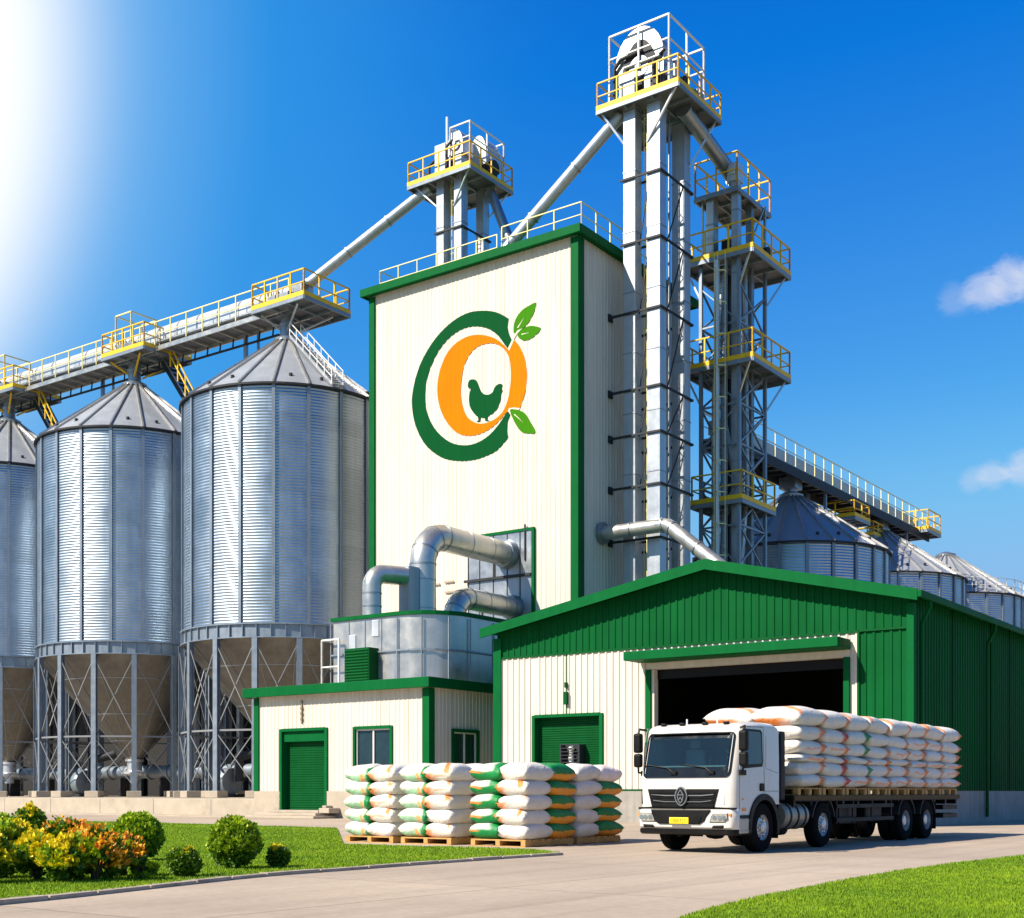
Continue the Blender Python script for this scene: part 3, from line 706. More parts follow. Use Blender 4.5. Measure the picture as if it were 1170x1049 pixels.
hen = dense([(395,510),(405,495),(425,491),(445,500),(458,530),(470,560),(490,580),(515,583),(540,570),(553,540),(572,522),(590,518),(600,525),(596,545),(600,560),(592,580),(590,610),(578,650),(555,685),(525,707),(512,715)],3)+[(510,733),(526,741),(498,741),(494,722),(470,722),(466,746),(444,746),(458,735),(452,716)]+dense([(440,706),(412,670),(400,625),(402,580),(410,548),(398,545),(392,530)],3)
emblem('hen_silhouette', [C7(*p) for p in hen], LG, lg, .004)
for pts in ([(672,215),(668,180),(680,130),(715,80),(760,50),(802,32),(790,85),(760,145),(715,195)],[(690,228),(715,195),(760,172),(800,174),(832,188),(800,225),(765,250),(725,258)],[(645,676),(690,675),(735,695),(770,750),(800,810),(755,815),(715,805),(680,760)]):
    lf = emblem('leaf', [C7(*p) for p in dense(pts,3,True)], LL, lg, .036)
    c = Vector((sum(p[0] for p in pts)/len(pts), sum(p[1] for p in pts)/len(pts))); s_ = Vector(pts[0]); d_ = (c-s_)
    a,b = s_.lerp(c,.35), s_.lerp(c,1.05); nn = Vector((-d_.y,d_.x)).normalized()*3.2
    emblem('leaf_vein', [C7(*(a+nn)),C7(*b),C7(*(a-nn))], LW, lg, .050)
stem = [(640,322),(634,306),(652,268),(668,232),(690,200),(720,186),(694,212),(676,240),(662,275)]
emblem('stem', [C7(*p) for p in stem], LW, lg, .052)
tip = [(640,664),(668,660),(706,664),(700,674),(668,671),(652,676),(690,735),(716,800),(704,792),(676,750),(640,690),(632,684)]
emblem('stem', [C7(*p) for p in tip], LW, lg, .030)

# ================================================================== DUCTS from the housing to the tower
def arc(c, a, b, r, n=8):            # corner at c between unit directions a (from) and b (to)
    c = Vector(c); a = Vector(a).normalized(); b = Vector(b).normalized(); out=[]
    p0=c-a*r; o=p0+b*r
    for i in range(n+1):
        t=math.pi/2*i/n; out.append(o - b*(r*math.cos(t)) + a*(r*math.sin(t)))
    return out
def duct(label, pxe, pye, vs, r, bend, zbase):
    ue, ze = pl(pxe, pye, TV)
    pts = [(ue,vs,zbase)] + [tuple(p) for p in arc((ue,vs,ze),(0,0,1),(0,1,0),bend,10)] + [(ue,TV-.14,ze)]
    t = thing('elbow_duct', label, 'duct', ue, vs, zbase, group='ducts over the low roof')
    loc = [Vector(p)-Vector((ue,vs,zbase)) for p in pts]
    mb = MB(); mb.tube(loc, r, 28); part('pipe', mb, GALV, t, smooth=50)
    mb = MB(); tot = loc
    def ringat(i, w=.05, rr=1.035, off=0):
        a=loc[i]; d=(loc[min(i+1,len(loc)-1)]-loc[max(i-1,0)]).normalized(); a=a+d*off; mb.tube([a-d*w,a+d*w], r*rr, 28)
    for i in (1,4,8,11): ringat(i)
    d=(loc[-1]-loc[-2]).length
    for k in (.33,.66): ringat(len(loc)-2,.03,1.02,d*k)
    for k in (.3,.75): mb.tube([(0,0,loc[1].z*k-.03),(0,0,loc[1].z*k+.03)], r*1.02, 28)
    parts('joint_band', mb, GALVD, t, smooth=40)
    mb = MB(); e=loc[-1]; mb.tube([e-Vector((0,.55,0)),e-Vector((0,.30,0)),e-Vector((0,.02,0))], r, 28, rs=[r*1.12,r*1.16,r*1.24]); part('flange', mb, GALVD, t, smooth=40)
    mb = MB(); mb.tube([(0,0,0),(0,0,.25)], r*1.2, 28); part('collar', mb, GALVD, t, smooth=40)
    return t
ZT = SZ+.14+FZ+.10
ue, ze = pl(581,634,TV)
# start depth so the riser stands at px 482
best = min((abs((585+F*(W(ue,v).x)/(W(ue,v).y))-483),v) for v in np.linspace(3.5,14.5,221))[1]
duct('largest galvanised elbow duct, high above the green rimmed housing', 581, 634, best, .78, 1.85, ZT)
ue, ze = pl(588,695,TV)
best = min((abs((585+F*(W(ue,v).x)/(W(ue,v).y))-519),v) for v in np.linspace(3.5,14.5,221))[1]
duct('lower galvanised elbow duct beside the warehouse eave', 588, 695, best, .66, 1.4, ZT)
# small doubled-back duct
uu, _ = pl(425,680,4.0)
t = thing('return_duct', 'small galvanised duct bent over like an upturned U on the filter housing', 'duct', uu, 4.0, ZT, group='ducts over the low roof')
hz = pl(425,655,4.0)[1]-ZT
loc = [Vector((0,0,0))]+arc((0,0,hz),(0,0,1),(.45,1,0),.75,8)+[Vector((.9,1.9,hz))]
mb = MB(); mb.tube(loc, .55, 22); part('pipe', mb, GALV, t, smooth=50)
mb = MB()
for z in (.15,.95,1.7): mb.tube([(0,0,z-.04),(0,0,z+.04)], .575, 22)
parts('joint_band', mb, GALVD, t, smooth=40)
mb = MB(); mb.box(.5,1.3,1.75,2.7,0,hz+.58); part('drop_box', mb, GALVD, t, bevel=.04)
# ================================================================== GRAIN SILOS
SR = 7.62; Z0, ZR, ZAP = 13.1, 29.75, 35.2; NS = 20; NL = 16
def silo_sheet_mat():
    m = mat('corrugated_zinc', (.36,.435,.52), .35, .93, .07, .5, streak=.08, rvar=.06)
    nt = m.node_tree; L = nt.links; b = nt.nodes['Principled BSDF']; src = b.inputs['Base Color'].links[0].from_socket
    tc = _n(nt,'ShaderNodeTexCoord'); sp = _n(nt,'ShaderNodeSeparateXYZ'); L.new(tc.outputs['Object'], sp.inputs[0])
    at = _n(nt,'ShaderNodeMath',operation='ARCTAN2'); L.new(sp.outputs['Y'],at.inputs[0]); L.new(sp.outputs['X'],at.inputs[1])
    cx = _n(nt,'ShaderNodeCombineXYZ')
    ma = _n(nt,'ShaderNodeMath',operation='MULTIPLY'); ma.inputs[1].default_value = NS/(2*math.pi)*1.0; L.new(at.outputs[0],ma.inputs[0])
    mz = _n(nt,'ShaderNodeMath',operation='MULTIPLY'); mz.inputs[1].default_value = .9; L.new(sp.outputs['Z'],mz.inputs[0])
    L.new(ma.outputs[0],cx.inputs['X']); L.new(mz.outputs[0],cx.inputs['Y'])
    fl = _n(nt,'ShaderNodeVectorMath',operation='FLOOR'); L.new(cx.outputs[0],fl.inputs[0])
    wn = _n(nt,'ShaderNodeTexWhiteNoise'); L.new(fl.outputs[0],wn.inputs['Vector'])
    mr = _n(nt,'ShaderNodeMapRange'); mr.inputs['To Min'].default_value=.9; mr.inputs['To Max'].default_value=1.08; L.new(wn.outputs['Value'],mr.inputs['Value'])
    vm = _n(nt,'ShaderNodeVectorMath',operation='SCALE'); L.new(src,vm.inputs[0]); L.new(mr.outputs['Result'],vm.inputs['Scale']); L.new(vm.outputs[0],b.inputs['Base Color'])
    return m
SHEET = silo_sheet_mat()
def cylinder_sheet(r, z0, z1, pitch=.215, dep=.030, n=120):
    prof=[]; z=z0
    while z < z1:
        for k,(o,d) in enumerate(((0,0),(.17,.25),(.33,.75),(.5,1),(.67,.75),(.83,.25))): prof.append((r+dep*d, z+o*pitch))
        z += pitch
    prof=[p for p in prof if p[1] <= z1]+[(r,z1)]
    mb=MB(); mb.lathe(prof,n); me=mb.mesh('sheet'); me.polygons.foreach_set('use_smooth',[True]*len(me.polygons)); return me
def silo_top(root, r, zr, zap, z0, ribs=NS, a_off=.05, neck=True):
    me=cylinder_sheet(r, z0, zr); part('silo_wall', me, SHEET, root)
    s0=None
    for k in range(ribs):
        a=2*math.pi*k/ribs+a_off; mb=MB()
        if s0 is None:
            mb.box(r+.015,r+.12,-.075,.075,z0,zr-.05); mb.box(r+.12,r+.14,-.12,.12,z0,zr-.05); s0=part('stiffener', mb, LEGM, root)
        else:
            c=s0.copy(); link(c,root); c.parent=root; s=c
        (s0 if k==0 else c).rotation_euler=(0,0,a)
    mb=MB(); rn=.75; mb.lathe([(r+.25,zr-.02),(rn,zap)], ribs*4); rf=part('roof', mb, ROOFM, root)
    mb=MB(); mb.lathe([(r+.0,zr-.10),(r+.27,zr-.12),(r+.27,zr+.02),(r+.02,zr+.04)], 96); part('eave_ring', mb, DARKM, rf)
    s1=None
    for k in range(ribs):
        a=2*math.pi*k/ribs+a_off
        if s1 is None:
            mb=MB(); mb.beam((r+.28,0,zr+.05),(rn+.05,0,zap+.06),.12,.16); s1=part('roof_rib', mb, GALV, rf)
        else:
            c=s1.copy(); link(c,rf); c.parent=rf
        (s1 if k==0 else c).rotation_euler=(0,0,a)
    mb=MB()
    for k in range(ribs):
        if k%3==1: continue
        a=2*math.pi*(k+.5)/ribs+a_off; t=.10+.02*(k%2); rr=r+(rn-r)*t; z=zr+(zap-zr)*t+.1
        mb.tube([(rr*math.cos(a),rr*math.sin(a),z-.1),(rr*math.cos(a),rr*math.sin(a),z+.22)],.13,8)
    part('roof_vent', mb, DARKM, rf)
    mb=MB(); mb.lathe([(rn+.25,zap-.12),(rn+.28,zap+.12),(.3,zap+.4),(0,zap+.42)] if not neck else [(rn+.25,zap-.12),(rn+.28,zap+.12),(.55,zap+.35),(.5,zap+1.1),(.62,zap+1.15),(.62,zap+1.3),(.5,zap+1.35),(.5,zap+2.2)], 24); part('neck', mb, GALVD, rf, smooth=40)
    return rf
def hopper_silo(u, v, label):
    root=thing('grain_silo', label, 'silo', u, v, 0, group='hopper bottomed silos on steel legs'); return root
S2=(-53.3,17.4); 
s2=hopper_silo(*S2,'tall corrugated hopper silo nearest the cream mill tower')
rf=silo_top(s2, SR, ZR, ZAP, Z0)
# ring beam, hopper, outlet
mb=MB(); mb.lathe([(SR-.1,Z0-1.0),(SR+.18,Z0-1.0),(SR+.18,Z0-.93),(SR+.03,Z0-.90),(SR+.03,Z0-.08),(SR+.20,Z0-.06),(SR+.20,Z0+.03),(SR,Z0+.05)],96)
rb=part('ring_beam', mb, LEGM, s2)
mb=MB()
for k in range(NL*3):
    a=2*math.pi*k/(NL*3); d=Vector((math.cos(a),math.sin(a),0)); mb.beam(d*(SR+.09)+Vector((0,0,Z0-.93)),d*(SR+.09)+Vector((0,0,Z0-.06)),.05,.16,up=d)
part('ring_stiffener', mb, LEGM, rb)
mb=MB(); mb.lathe([(SR-.06,Z0-.95),(.85,4.45),(.62,4.15)],96)
hp=part('hopper', mb, HOPM, s2, smooth=30)
mb=MB()
for z in (10.4,7.7,5.6):
    rr=.85+(SR-.91)*(z-4.45)/(Z0-.95-4.45)+.012; mb.lathe([(rr-.05,z-.03),(rr+.02,z-.035),(rr+.035,z+.03),(rr-.02,z+.04)],64)
for k in range(NL):
    a=2*math.pi*(k+.25)/NL; d=Vector((math.cos(a),math.sin(a),0)); mb.beam(d*(SR-.05)+Vector((0,0,Z0-.98)),d*.87+Vector((0,0,4.46)),.05,.03,up=d)
part('hopper_seam', mb, GALVD, hp)
mb=MB(); mb.lathe([(.62,4.15),(.75,4.12),(.75,3.95),(.6,3.9),(.6,3.2),(1.05,3.05),(1.05,2.9),(.4,2.75),(.4,2.2)],28); part('outlet', mb, GALVW, hp, smooth=40)
a0=.12
def legmesh():
    mb=MB(); x=SR+.12; mb.box(x-.19,x-.15,-.19,.19,1.52,Z0-1.0); mb.box(x+.15,x+.19,-.19,.19,1.52,Z0-1.0); mb.box(x-.15,x+.15,-.03,.03,1.52,Z0-1.0)
    mb.box(x-.26,x+.26,-.26,.26,1.48,1.52); mb.box(x-.2,x+.2,-.2,.2,Z0-1.04,Z0-1.0)
    return mb
lg0=None
for k in range(NL):
    a=2*math.pi*k/NL+a0
    if lg0 is None:
        lg0=part('leg', legmesh(), LEGM, s2); x=SR+.12
        mb=MB(); mb.box(x-.55,x+.55,-.55,.55,1.0,1.48); ft0=part('footing', mb, CONC, lg0, bevel=.03); l=lg0
        lg0.rotation_euler=(0,0,a)
    else:
        l=lg0.copy(); link(l,s2); l.parent=s2; l.rotation_euler=(0,0,a); f=ft0.copy(); link(f,l); f.parent=l
    # bracing of the bay to the next leg
b0_=None
for k in range(NL):
    a=2*math.pi*k/NL+a0
    if b0_ is None:
        x=SR+.12; p=Vector((x,0,0)); q=Vector((x*math.cos(2*math.pi/NL),x*math.sin(2*math.pi/NL),0)); Zv=lambda z:Vector((0,0,z)); mb=MB(); out_=Vector((.06,.0,0))
        for za,zb in ((1.9,5.65),(5.8,Z0-1.2)):
            mb.beam(p+Zv(za),q+Zv(zb),.062,.062); mb.beam(q+Zv(za)+out_*2,p+Zv(zb)+out_*2,.062,.062)
        mb.beam(p+Zv(5.72),q+Zv(5.72),.11,.13)
        b0_=part('cross_brace', mb, BRACE, s2); b0_.rotation_euler=(0,0,a)
    else:
        c=b0_.copy(); link(c,s2); c.parent=s2; c.rotation_euler=(0,0,a)
# roof stair on the +u side
mb=MB(); ang=R(-18); d=Vector((math.cos(ang),math.sin(ang),0)); sd_=Vector((-d.y,d.x,0))
def cone(t,lift=0): return d*(SR+.25+(1.0-SR-.25)*t)+Vector((0,0,ZR+(ZAP-ZR)*t+lift))
for o in (-.4,.4): mb.beam(cone(0,.25)+sd_*o,cone(.95,.25)+sd_*o,.1,.18)
for i in range(22): mb.beam(cone(i/22,.28)+sd_*-.4,cone(i/22,.28)+sd_*.4,.22,.05)
st=part('roof_stair', mb, GALVW, s2)
mb=MB()
for o in (-.45,.45):
    for h in (.75,1.3): mb.beam(cone(0,h)+sd_*o,cone(.95,h)+sd_*o,.05)
    for i in range(7): mb.beam(cone(i/6*.95,.25)+sd_*o,cone(i/6*.95,1.3)+sd_*o,.05)
part('handrail', mb, WHITET, st)
STEP=17.95
for k,lab in ((1,'middle one of the three corrugated hopper silos, standing between the other two'),(2,'corrugated hopper silo farthest from the mill tower, partly out of view')):
    c=copy_tree(s2); c.location=W(S2[0]-STEP*k,S2[1]); c['label']=lab
    for x in [q for q in c.children_recursive if q.name.startswith(('roof_stair','handrail'))]: bpy.data.objects.remove(x)
# concrete slab under them
mb=MB(); mb.prism([(-120,-.5),(su0-.3,-.5),(su0-.3,15.2),(tu0-.7,15.2),(tu0-.7,36),(-120,36)],0,1.0)
o=part('silo_plinth', mb, CONC, None, bevel=.03); o.location=W(0,0); o.rotation_euler=(0,0,ANG); tag(o,'long pale concrete platform carrying the hopper silo legs','concrete platform')
mb=MB()
for x in np.arange(-114,su0-2,5.2): mb.box(x-.03,x+.03,-.515,-.49,.02,.99)
parts('movement_joint', mb, CONCD, o)
mb=MB(); mb.box(-120,su0-.6,-2.2,-.52,0,.06); o2=part('pavement', mb, CONC, None); o2.location=W(0,0); o2.rotation_euler=(0,0,ANG); o2['kind']='structure'
# drag conveyor and pipes in the gloom below
t=thing('drag_conveyor','grey tubular conveyor running low behind the silo legs','conveyor',S2[0],S2[1]+1.9,1.0)
mb=MB(); mb.tube([(-40,0,2.1),(6,0,2.1)],.55,18); part('tube',mb,LEGM,t,smooth=40)
mb=MB()
for x in np.arange(-39,6,2.6): mb.tube([(x-.08,0,2.1),(x+.08,0,2.1)],.66,18)
parts('joint_band',mb,GALVD,t,smooth=40)
for x in np.arange(-38,6,5.4):
    mb=MB(); mb.box(x-.12,x+.12,-.5,.5,0,1.6); part('trestle',mb,DARKM,t)
for k in range(3):
    t=thing('blower_fan','grey blower fan with an upright pipe on the plinth under the %s silo'%(('tower side','middle','farthest')[k]),'fan',S2[0]-STEP*k-4.2,S2[1]-2.0,1.0,group='blower fans under the silos')
    mb=MB(); mb.lathe([(0,-.4),(1.0,-.4),(1.05,-.3),(1.05,.3),(1.0,.4),(0,.4)],24,(0,0,1.2),'x'); part('scroll',mb,LEGM,t,smooth=40)
    mb=MB(); mb.tube([(0.9,.2,1.2),(.9,.2,3.0),(2.2,1.6,3.6)],.38,14); part('pipe',mb,DARKM,t,smooth=60)
    mb=MB(); mb.box(-.7,.9,-.8,.8,0,.25); part('base',mb,DARKM,t)
    mb=MB(); mb.tube([(-1.4,0,1.2),(-.42,0,1.2)],.42,14); part('motor',mb,GREEND,t,smooth=40)
# made-up dark shed, added to keep the gaps behind the silo legs black
t=thing('dark_filler_shed','made-up dark open fronted shed standing in for gloom behind the silo legs','shed',0,0)
DK=mat('gloom_black',(.012,.012,.013),.9,0,.3,.3)
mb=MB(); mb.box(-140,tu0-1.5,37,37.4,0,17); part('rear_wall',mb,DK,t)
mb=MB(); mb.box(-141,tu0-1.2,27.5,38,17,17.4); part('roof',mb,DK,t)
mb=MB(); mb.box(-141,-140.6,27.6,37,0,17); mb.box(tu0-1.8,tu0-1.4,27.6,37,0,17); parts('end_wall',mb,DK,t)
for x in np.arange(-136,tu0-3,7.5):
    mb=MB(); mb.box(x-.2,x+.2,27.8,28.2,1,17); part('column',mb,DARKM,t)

# right-hand silos behind the warehouse
RR=7.6
for k,(vv,zr,lab) in enumerate(((46.3,20.2,'silo roof nearest the steel trestle behind the green warehouse'),(66.3,20.7,'middle one of the three silos rising behind the green warehouse roof'),(86.3,21.4,'farthest silo behind the warehouse, next to open sky'))):
    t=thing('round_silo',lab,'silo',-25.6,vv,0,group='flat bottomed silos behind the warehouse')
    silo_top(t,RR,zr,zr+5.0,.3,24,neck=k<2)
    mb=MB(); mb.lathe([(RR+.4,0),(RR+.4,.35),(RR-.3,.35)],48); part('footing',mb,CONCD,t)
    mb=MB(); a=R(-35)
    if k==2:
        pts=[(math.cos(a+s)*(RR+.1),math.sin(a+s)*(RR+.1),zr) for s in np.linspace(-.5,.9,9)]; mb.rail(pts,1.5,1.6,.03,(.5,)); part('eave_rail',mb,WHITET,t)
# ================================================================== PLATFORMS, ELEVATORS, GALLERIES
def platform(root, u0,u1,v0,v1,z, h=1.85, br=True, hole=None, name='platform', ry=YEL, toe=True):
    mb=MB(); mb.box(u0,u1,v0,v1,z-.06,z)
    p=part(name, mb, DECKM, root)
    mb=MB()
    for a,b in (((u0,v0),(u1,v0)),((u1,v0),(u1,v1)),((u1,v1),(u0,v1)),((u0,v1),(u0,v0))): mb.beam((*a,z-.2),(*b,z-.2),.12,.26)
    for t in (.33,.66): mb.beam((u0+(u1-u0)*t,v0,z-.17),(u0+(u1-u0)*t,v1,z-.17),.1,.2); mb.beam((u0,v0+(v1-v0)*t,z-.17),(u1,v0+(v1-v0)*t,z-.17),.1,.2)
    part('joist', mb, LEGM, p)
    mb=MB(); ins=.04
    c=[(u0+ins,v0+ins),(u1-ins,v0+ins),(u1-ins,v1-ins),(u0+ins,v1-ins)]
    mb.rail([(*q,z) for q in c], h, 1.5, .042, (.5,), close=True)
    part('railing', mb, ry, p)
    if toe:
        mb=MB(); 
        mb.box(u0-.02,u1+.02,v0-.05,v0-.005,z-.05,z+.26); mb.box(u1+.005,u1+.05,v0+.0,v1,z-.05,z+.26); mb.box(u0-.05,u0-.005,v0,v1,z-.05,z+.26); mb.box(u0-.02,u1+.02,v1+.005,v1+.05,z-.05,z+.26)
        part('toe_board', mb, YEL, p)
    return p
def ladder(root,u,v,z0,z1,cage=True,ax='u'):
    mb=MB(); w=.3
    f=(lambda a,b,z:(u+a,v+b,z)) if ax=='u' else (lambda a,b,z:(u+b,v+a,z))
    for o in (-w,w): mb.beam(f(o,0,z0),f(o,0,z1),.07)
    z=z0
    while z<z1: mb.beam(f(-w,0,z),f(w,0,z),.045); z+=.38
    l=part('ladder', mb, GALVD, root)
    if cage:
        mb=MB(); z=z0+2.5
        while z<z1:
            pts=[f(-w,0,z),f(-w-.1,-.45,z),f(0,-.75,z),f(w+.1,-.45,z),f(w,0,z)]
            for a,b in zip(pts,pts[1:]): mb.beam(a,b,.04,.07)
            z+=2.1
        for q in ((-w-.1,-.45),(0,-.75),(w+.1,-.45)): mb.beam(f(*q,z0+2.5),f(*q,z1),.04)
        part('safety_cage', mb, PALEY, l)
    return l
def leg_casing(root,u0,u1,v0,v1,z0,z1,m=None,step=4.2):
    mb=MB(); mb.box(u0,u1,v0,v1,z0,z1); l=part('leg_casing', mb, m or ZINC, root, bevel=.015)
    mb=MB(); z=z0+step*.6
    while z<z1-.3: mb.box(u0-.03,u1+.03,v0-.03,v1+.03,z-.045,z+.045); z+=step
    parts('flange', mb, GALVD, l); return l

# ---- the tallest elevator, right of the tower
AU,AV=(-10.18-.4931*19.75)/.8775,19.75; AS=.92
ea=thing('bucket_elevator','tallest bucket elevator, three pale square legs beside the tower under a hooded head','elevator',AU,AV,0)
ea.scale=(AS,AS,AS)
zb,ZP=0,pl(775,92,AV-.65)[1]/AS; TG=(tu1-AU)/AS
leg_casing(ea,-1.0,0,0,.9,0,ZP+2.6); leg_casing(ea,-2.9,-1.95,0,.9,0,ZP+2.4); leg_casing(ea,-1.0,0,3.5,4.4,0,ZP+1.2); 
platform(ea,-4.65,1.8,-.7,5.6,ZP)
mb=MB()
for py in (190,266,347,437,490,550,612):
    z=(H+(905-py)/F*80.4)/AS; mb=MB()
    for a,b in (((-3.1,-.09),(.12,-.09)),((.10,-.05),(.10,4.6)),((.12,4.56),(-1.2,4.56)),((-3.0,.98),(-.0,.98))): mb.beam((*a,z),(*b,z),.10,.14)
    if z*AS<TZ-2:
        mb.beam((-3.0,-.09,z),(TG+.05,-.09,z),.12,.16); mb.beam((-1.1,4.3,z),(TG+.05,4.3,z),.12,.16); mb.beam((TG+.12,-.25,z),(TG+.12,.25,z),.12,.5)
    part('tie_frame',mb,DARKM,ea)
mb=MB()
zs=[(H+(905-py)/F*80.4)/AS for py in (550,490,437,347,266,190)]
for z0_,z1_ in zip(zs,zs[1:]):
    mb.beam((.02,1.0,z0_),(.02,3.25,z1_),.07); mb.beam((-1.9,.5,z0_),(-1.05,.5,z1_),.06)
part('lattice',mb,DARKM,ea)
ladder(ea,-1.5,1.6,6,ZP,True)
mb=MB(); mb.tube([(-1.9,2.6,0),(-1.9,2.6,ZP)],.14,12); mb.tube([(-.5,2.2,0),(-.5,2.2,ZP)],.09,12); parts('vent_pipe',mb,GALVD,ea,smooth=50)
mb=MB()
for (a,b) in (((-1.0,.0,ZP-3.0),(1.5,-.5,ZP-.2)),((0,4.2,ZP-3.4),(1.6,5.2,ZP-.2)),((-2.9,.2,ZP-2.6),(-4.4,-.5,ZP-.2))): mb.beam(a,b,.13)
parts('knee_brace',mb,GALVW,ea)
# hooded head: arched cover along v
def hood(root,u0,u1,v0,v1,z,hh,m=GALVW):
    mb=MB(); n=14; c=(u0+u1)/2; rx=(u1-u0)/2
    pr=[(u0,z)]+[(c-rx*math.cos(math.pi*i/n),z+hh*.35+hh*.65*math.sin(math.pi*i/n)) for i in range(n+1)]+[(u1,z)]
    mb.prism(pr,v0,v1,lambda a,b,cc:(a,cc,b)); return part('head_hood',mb,m,root,smooth=35)
h=hood(ea,-3.45,.35,-.15,1.15,ZP+1.3,3.7,GALV)
mb=MB(); n=10; pr=[(-1.5-1.5*math.cos(math.pi*i/n),ZP+1.0+3.1*math.sin(math.pi*i/n)) for i in range(n+1)]; mb.prism(pr,-.20,-.14,lambda a,b,c:(a,c,b)); part('hood_opening',mb,DARKM,h)
mb=MB(); mb.box(-3.1,-1.85,-.25,1.1,ZP+.05,ZP+2.2); mb.box(-1.1,.1,-.25,1.1,ZP+.05,ZP+2.6); mb.tube([(-2.6,-.35,ZP+2.4),(.2,-.35,ZP+2.4)],.12,10); parts('access_panel',mb,GALVD,ea,bevel=.03)
h=hood(ea,-1.3,.3,2.4,4.5,ZP+.3,2.2,GALV)
mb=MB(); mb.tube([(.35,1.7,ZP+1.2),(1.15,1.7,ZP+1.2)],.42,16); mb.box(-.1,1.2,1.2,2.3,ZP,ZP+.75); mo=part('drive_motor',mb,DARKM,ea,smooth=40)
mb=MB(); mb.box(.5,.9,3.0,3.7,ZP,ZP+1.5); part('gearbox',mb,YEL,ea,bevel=.04)
mb=MB(); c=[(-3.75,-.45),(.95,-.45),(.95,4.6),(-3.75,4.6)]
mb.rail([(*q,ZP+2.0) for q in c],2.9,2.4,.05,(.45,),close=True)
for q in c: mb.beam((*q,ZP),(*q,ZP+2),.11)
part('maintenance_frame',mb,WHITET,ea)

mb=MB(); mb.tube([(-3.4,-.35,ZP+.4),(-3.4,-.35,ZP+2.6),(-2.9,-.35,ZP+3.1),(-1.2,-.35,ZP+3.2)],.13,10); mb.tube([(-.3,-.38,ZP+.2),(-.3,-.38,ZP+2.2),(.5,-.2,ZP+2.8)],.11,10); mb.tube([(1.1,.4,ZP),(1.1,.4,ZP+1.9),(.6,.9,ZP+2.4)],.10,8); parts('dust_pipe',mb,DARKM,ea,smooth=50)
mb=MB(); mb.tube([(-1.5,-.30,ZP+2.2),(-1.5,-.22,ZP+2.2)],.75,24); mb.tube([(-1.5,-.42,ZP+2.2),(-1.5,-.28,ZP+2.2)],.22,14); part('head_pulley_cover',mb,GALVD,ea,smooth=40)
mb=MB(); mb.box(-.5,.35,-.5,-.2,ZP+.02,ZP+1.1); mb.tube([(.0,-.6,ZP+.7),(.0,-.2,ZP+.7)],.28,14); part('belt_guard',mb,DARKM,ea,bevel=.04)
mb=MB(); mb.box(.4,1.3,3.0,4.0,ZP+.02,ZP+1.3); mb.box(-3.9,-3.5,1.0,2.2,ZP+.02,ZP+1.5); parts('control_cabinet',mb,GALVD,ea,bevel=.04)
# ---- trestle elevator
BU,BV=-22.2,29.0
eb=thing('trestle_elevator','steel trestle tower carrying elevator legs and four yellow railed platforms','elevator tower',BU,BV,0)
zp=[pl(845,569,BV-2.2)[1],pl(860,406,BV-2.4)[1],pl(860,281,BV-2.4)[1],pl(841,212,BV-2.0)[1]]
ZB=zp[2]
for (x,y) in ((-1.4,-2),(1.4,-2),(1.4,2.05),(-1.4,2.05)):
    mb=MB(); mb.box(x-.11,x+.11,y-.11,y+.11,0,ZB); part('column',mb,LEGM,eb)
mb=MB(); z=.3; hh=2.7; corners=[(-1.4,-2),(1.4,-2),(1.4,2.05),(-1.4,2.05)]; i=0
while z+hh<ZB:
    for k in range(4):
        a=corners[k]; b=corners[(k+1)%4]
        mb.beam((*a,z),(*b,z),.12); 
        if k!=0: mb.beam((*a,z),(*b,z+hh),.11); mb.beam((*b,z),(*a,z+hh),.11)
        else:
            if i%2: mb.beam((*a,z),(*b,z+hh),.08)
            else: mb.beam((*b,z),(*a,z+hh),.08)
    z+=hh; i+=1
part('lattice',mb,LEGM,eb)
platform(eb,-2.0,1.75,-2.3,3.0,zp[0]); platform(eb,-2.7,2.6,-2.4,3.6,zp[1]); platform(eb,-2.7,2.6,-2.4,3.6,zp[2]); platform(eb,-1.9,1.3,-2.0,3.2,zp[3],h=2.3,toe=False)
leg_casing(eb,.7,1.2,-1.7,-1.2,0,zp[3]+.5); leg_casing(eb,-1.15,-.6,-1.75,-1.0,zp[2],zp[3],GALV); leg_casing(eb,.6,1.05,.7,1.1,0,zp[3],GALVD)
mb=MB(); mb.tube([(-.05,-2.3,0),(-.05,-2.3,zp[2]-.3)],.19,14); part('down_pipe',mb,GALVW,eb,smooth=50)
mb=MB(); mb.tube([(-.6,-.3,2),(-.6,-.3,zp[2])],.2,14); mb.tube([(.2,.9,2),(.2,.9,zp[2])],.16,14); mb.tube([(-.2,1.6,zp[0]),(-.9,.4,zp[1]-3),(-.9,.4,zp[1])],.2,10); parts('spout_pipe',mb,GALVD,eb,smooth=50)
mb=MB(); mb.box(-1.1,-.7,.9,1.5,.5,zp[2]); part('dark_filler_box',mb,DARKM,eb)  # added dark box, fills out the dark inside of the trestle
mb=MB(); mb.tube([(.9,-.2,3),(.3,.1,14),(.9,.3,22),(.7,.4,zp[2])],.17,10); mb.tube([(-1.0,-1.1,5),(-1.0,-.9,zp[1]),(-.4,-.6,zp[2])],.14,10); parts('bent_spout',mb,GALV,eb,smooth=50)
mb=MB(); mb.box(-.45,.4,-.9,.6,zp[2]+.05,zp[2]+1.7); mb.box(-1.3,-.5,.2,1.6,zp[2]+.05,zp[2]+1.3); parts('conveyor_head',mb,DARKM,eb,bevel=.05)
mb=MB(); mb.tube([(1.2,1.2,zp[2]+.9),(2.1,1.2,zp[2]+.9)],.4,14); part('drive_motor',mb,GREEND if 0 else DARKM,eb,smooth=40)
mb=MB(); mb.box(.45,1.25,-1.85,-.9,zp[3]+.5,zp[3]+1.7); mb.box(.6,1.1,-1.95,-1.85,zp[3]+.9,zp[3]+1.4); part('head_box',mb,GALVW,eb,bevel=.04)
ladder(eb,.35,-2.25,2,zp[2],True)
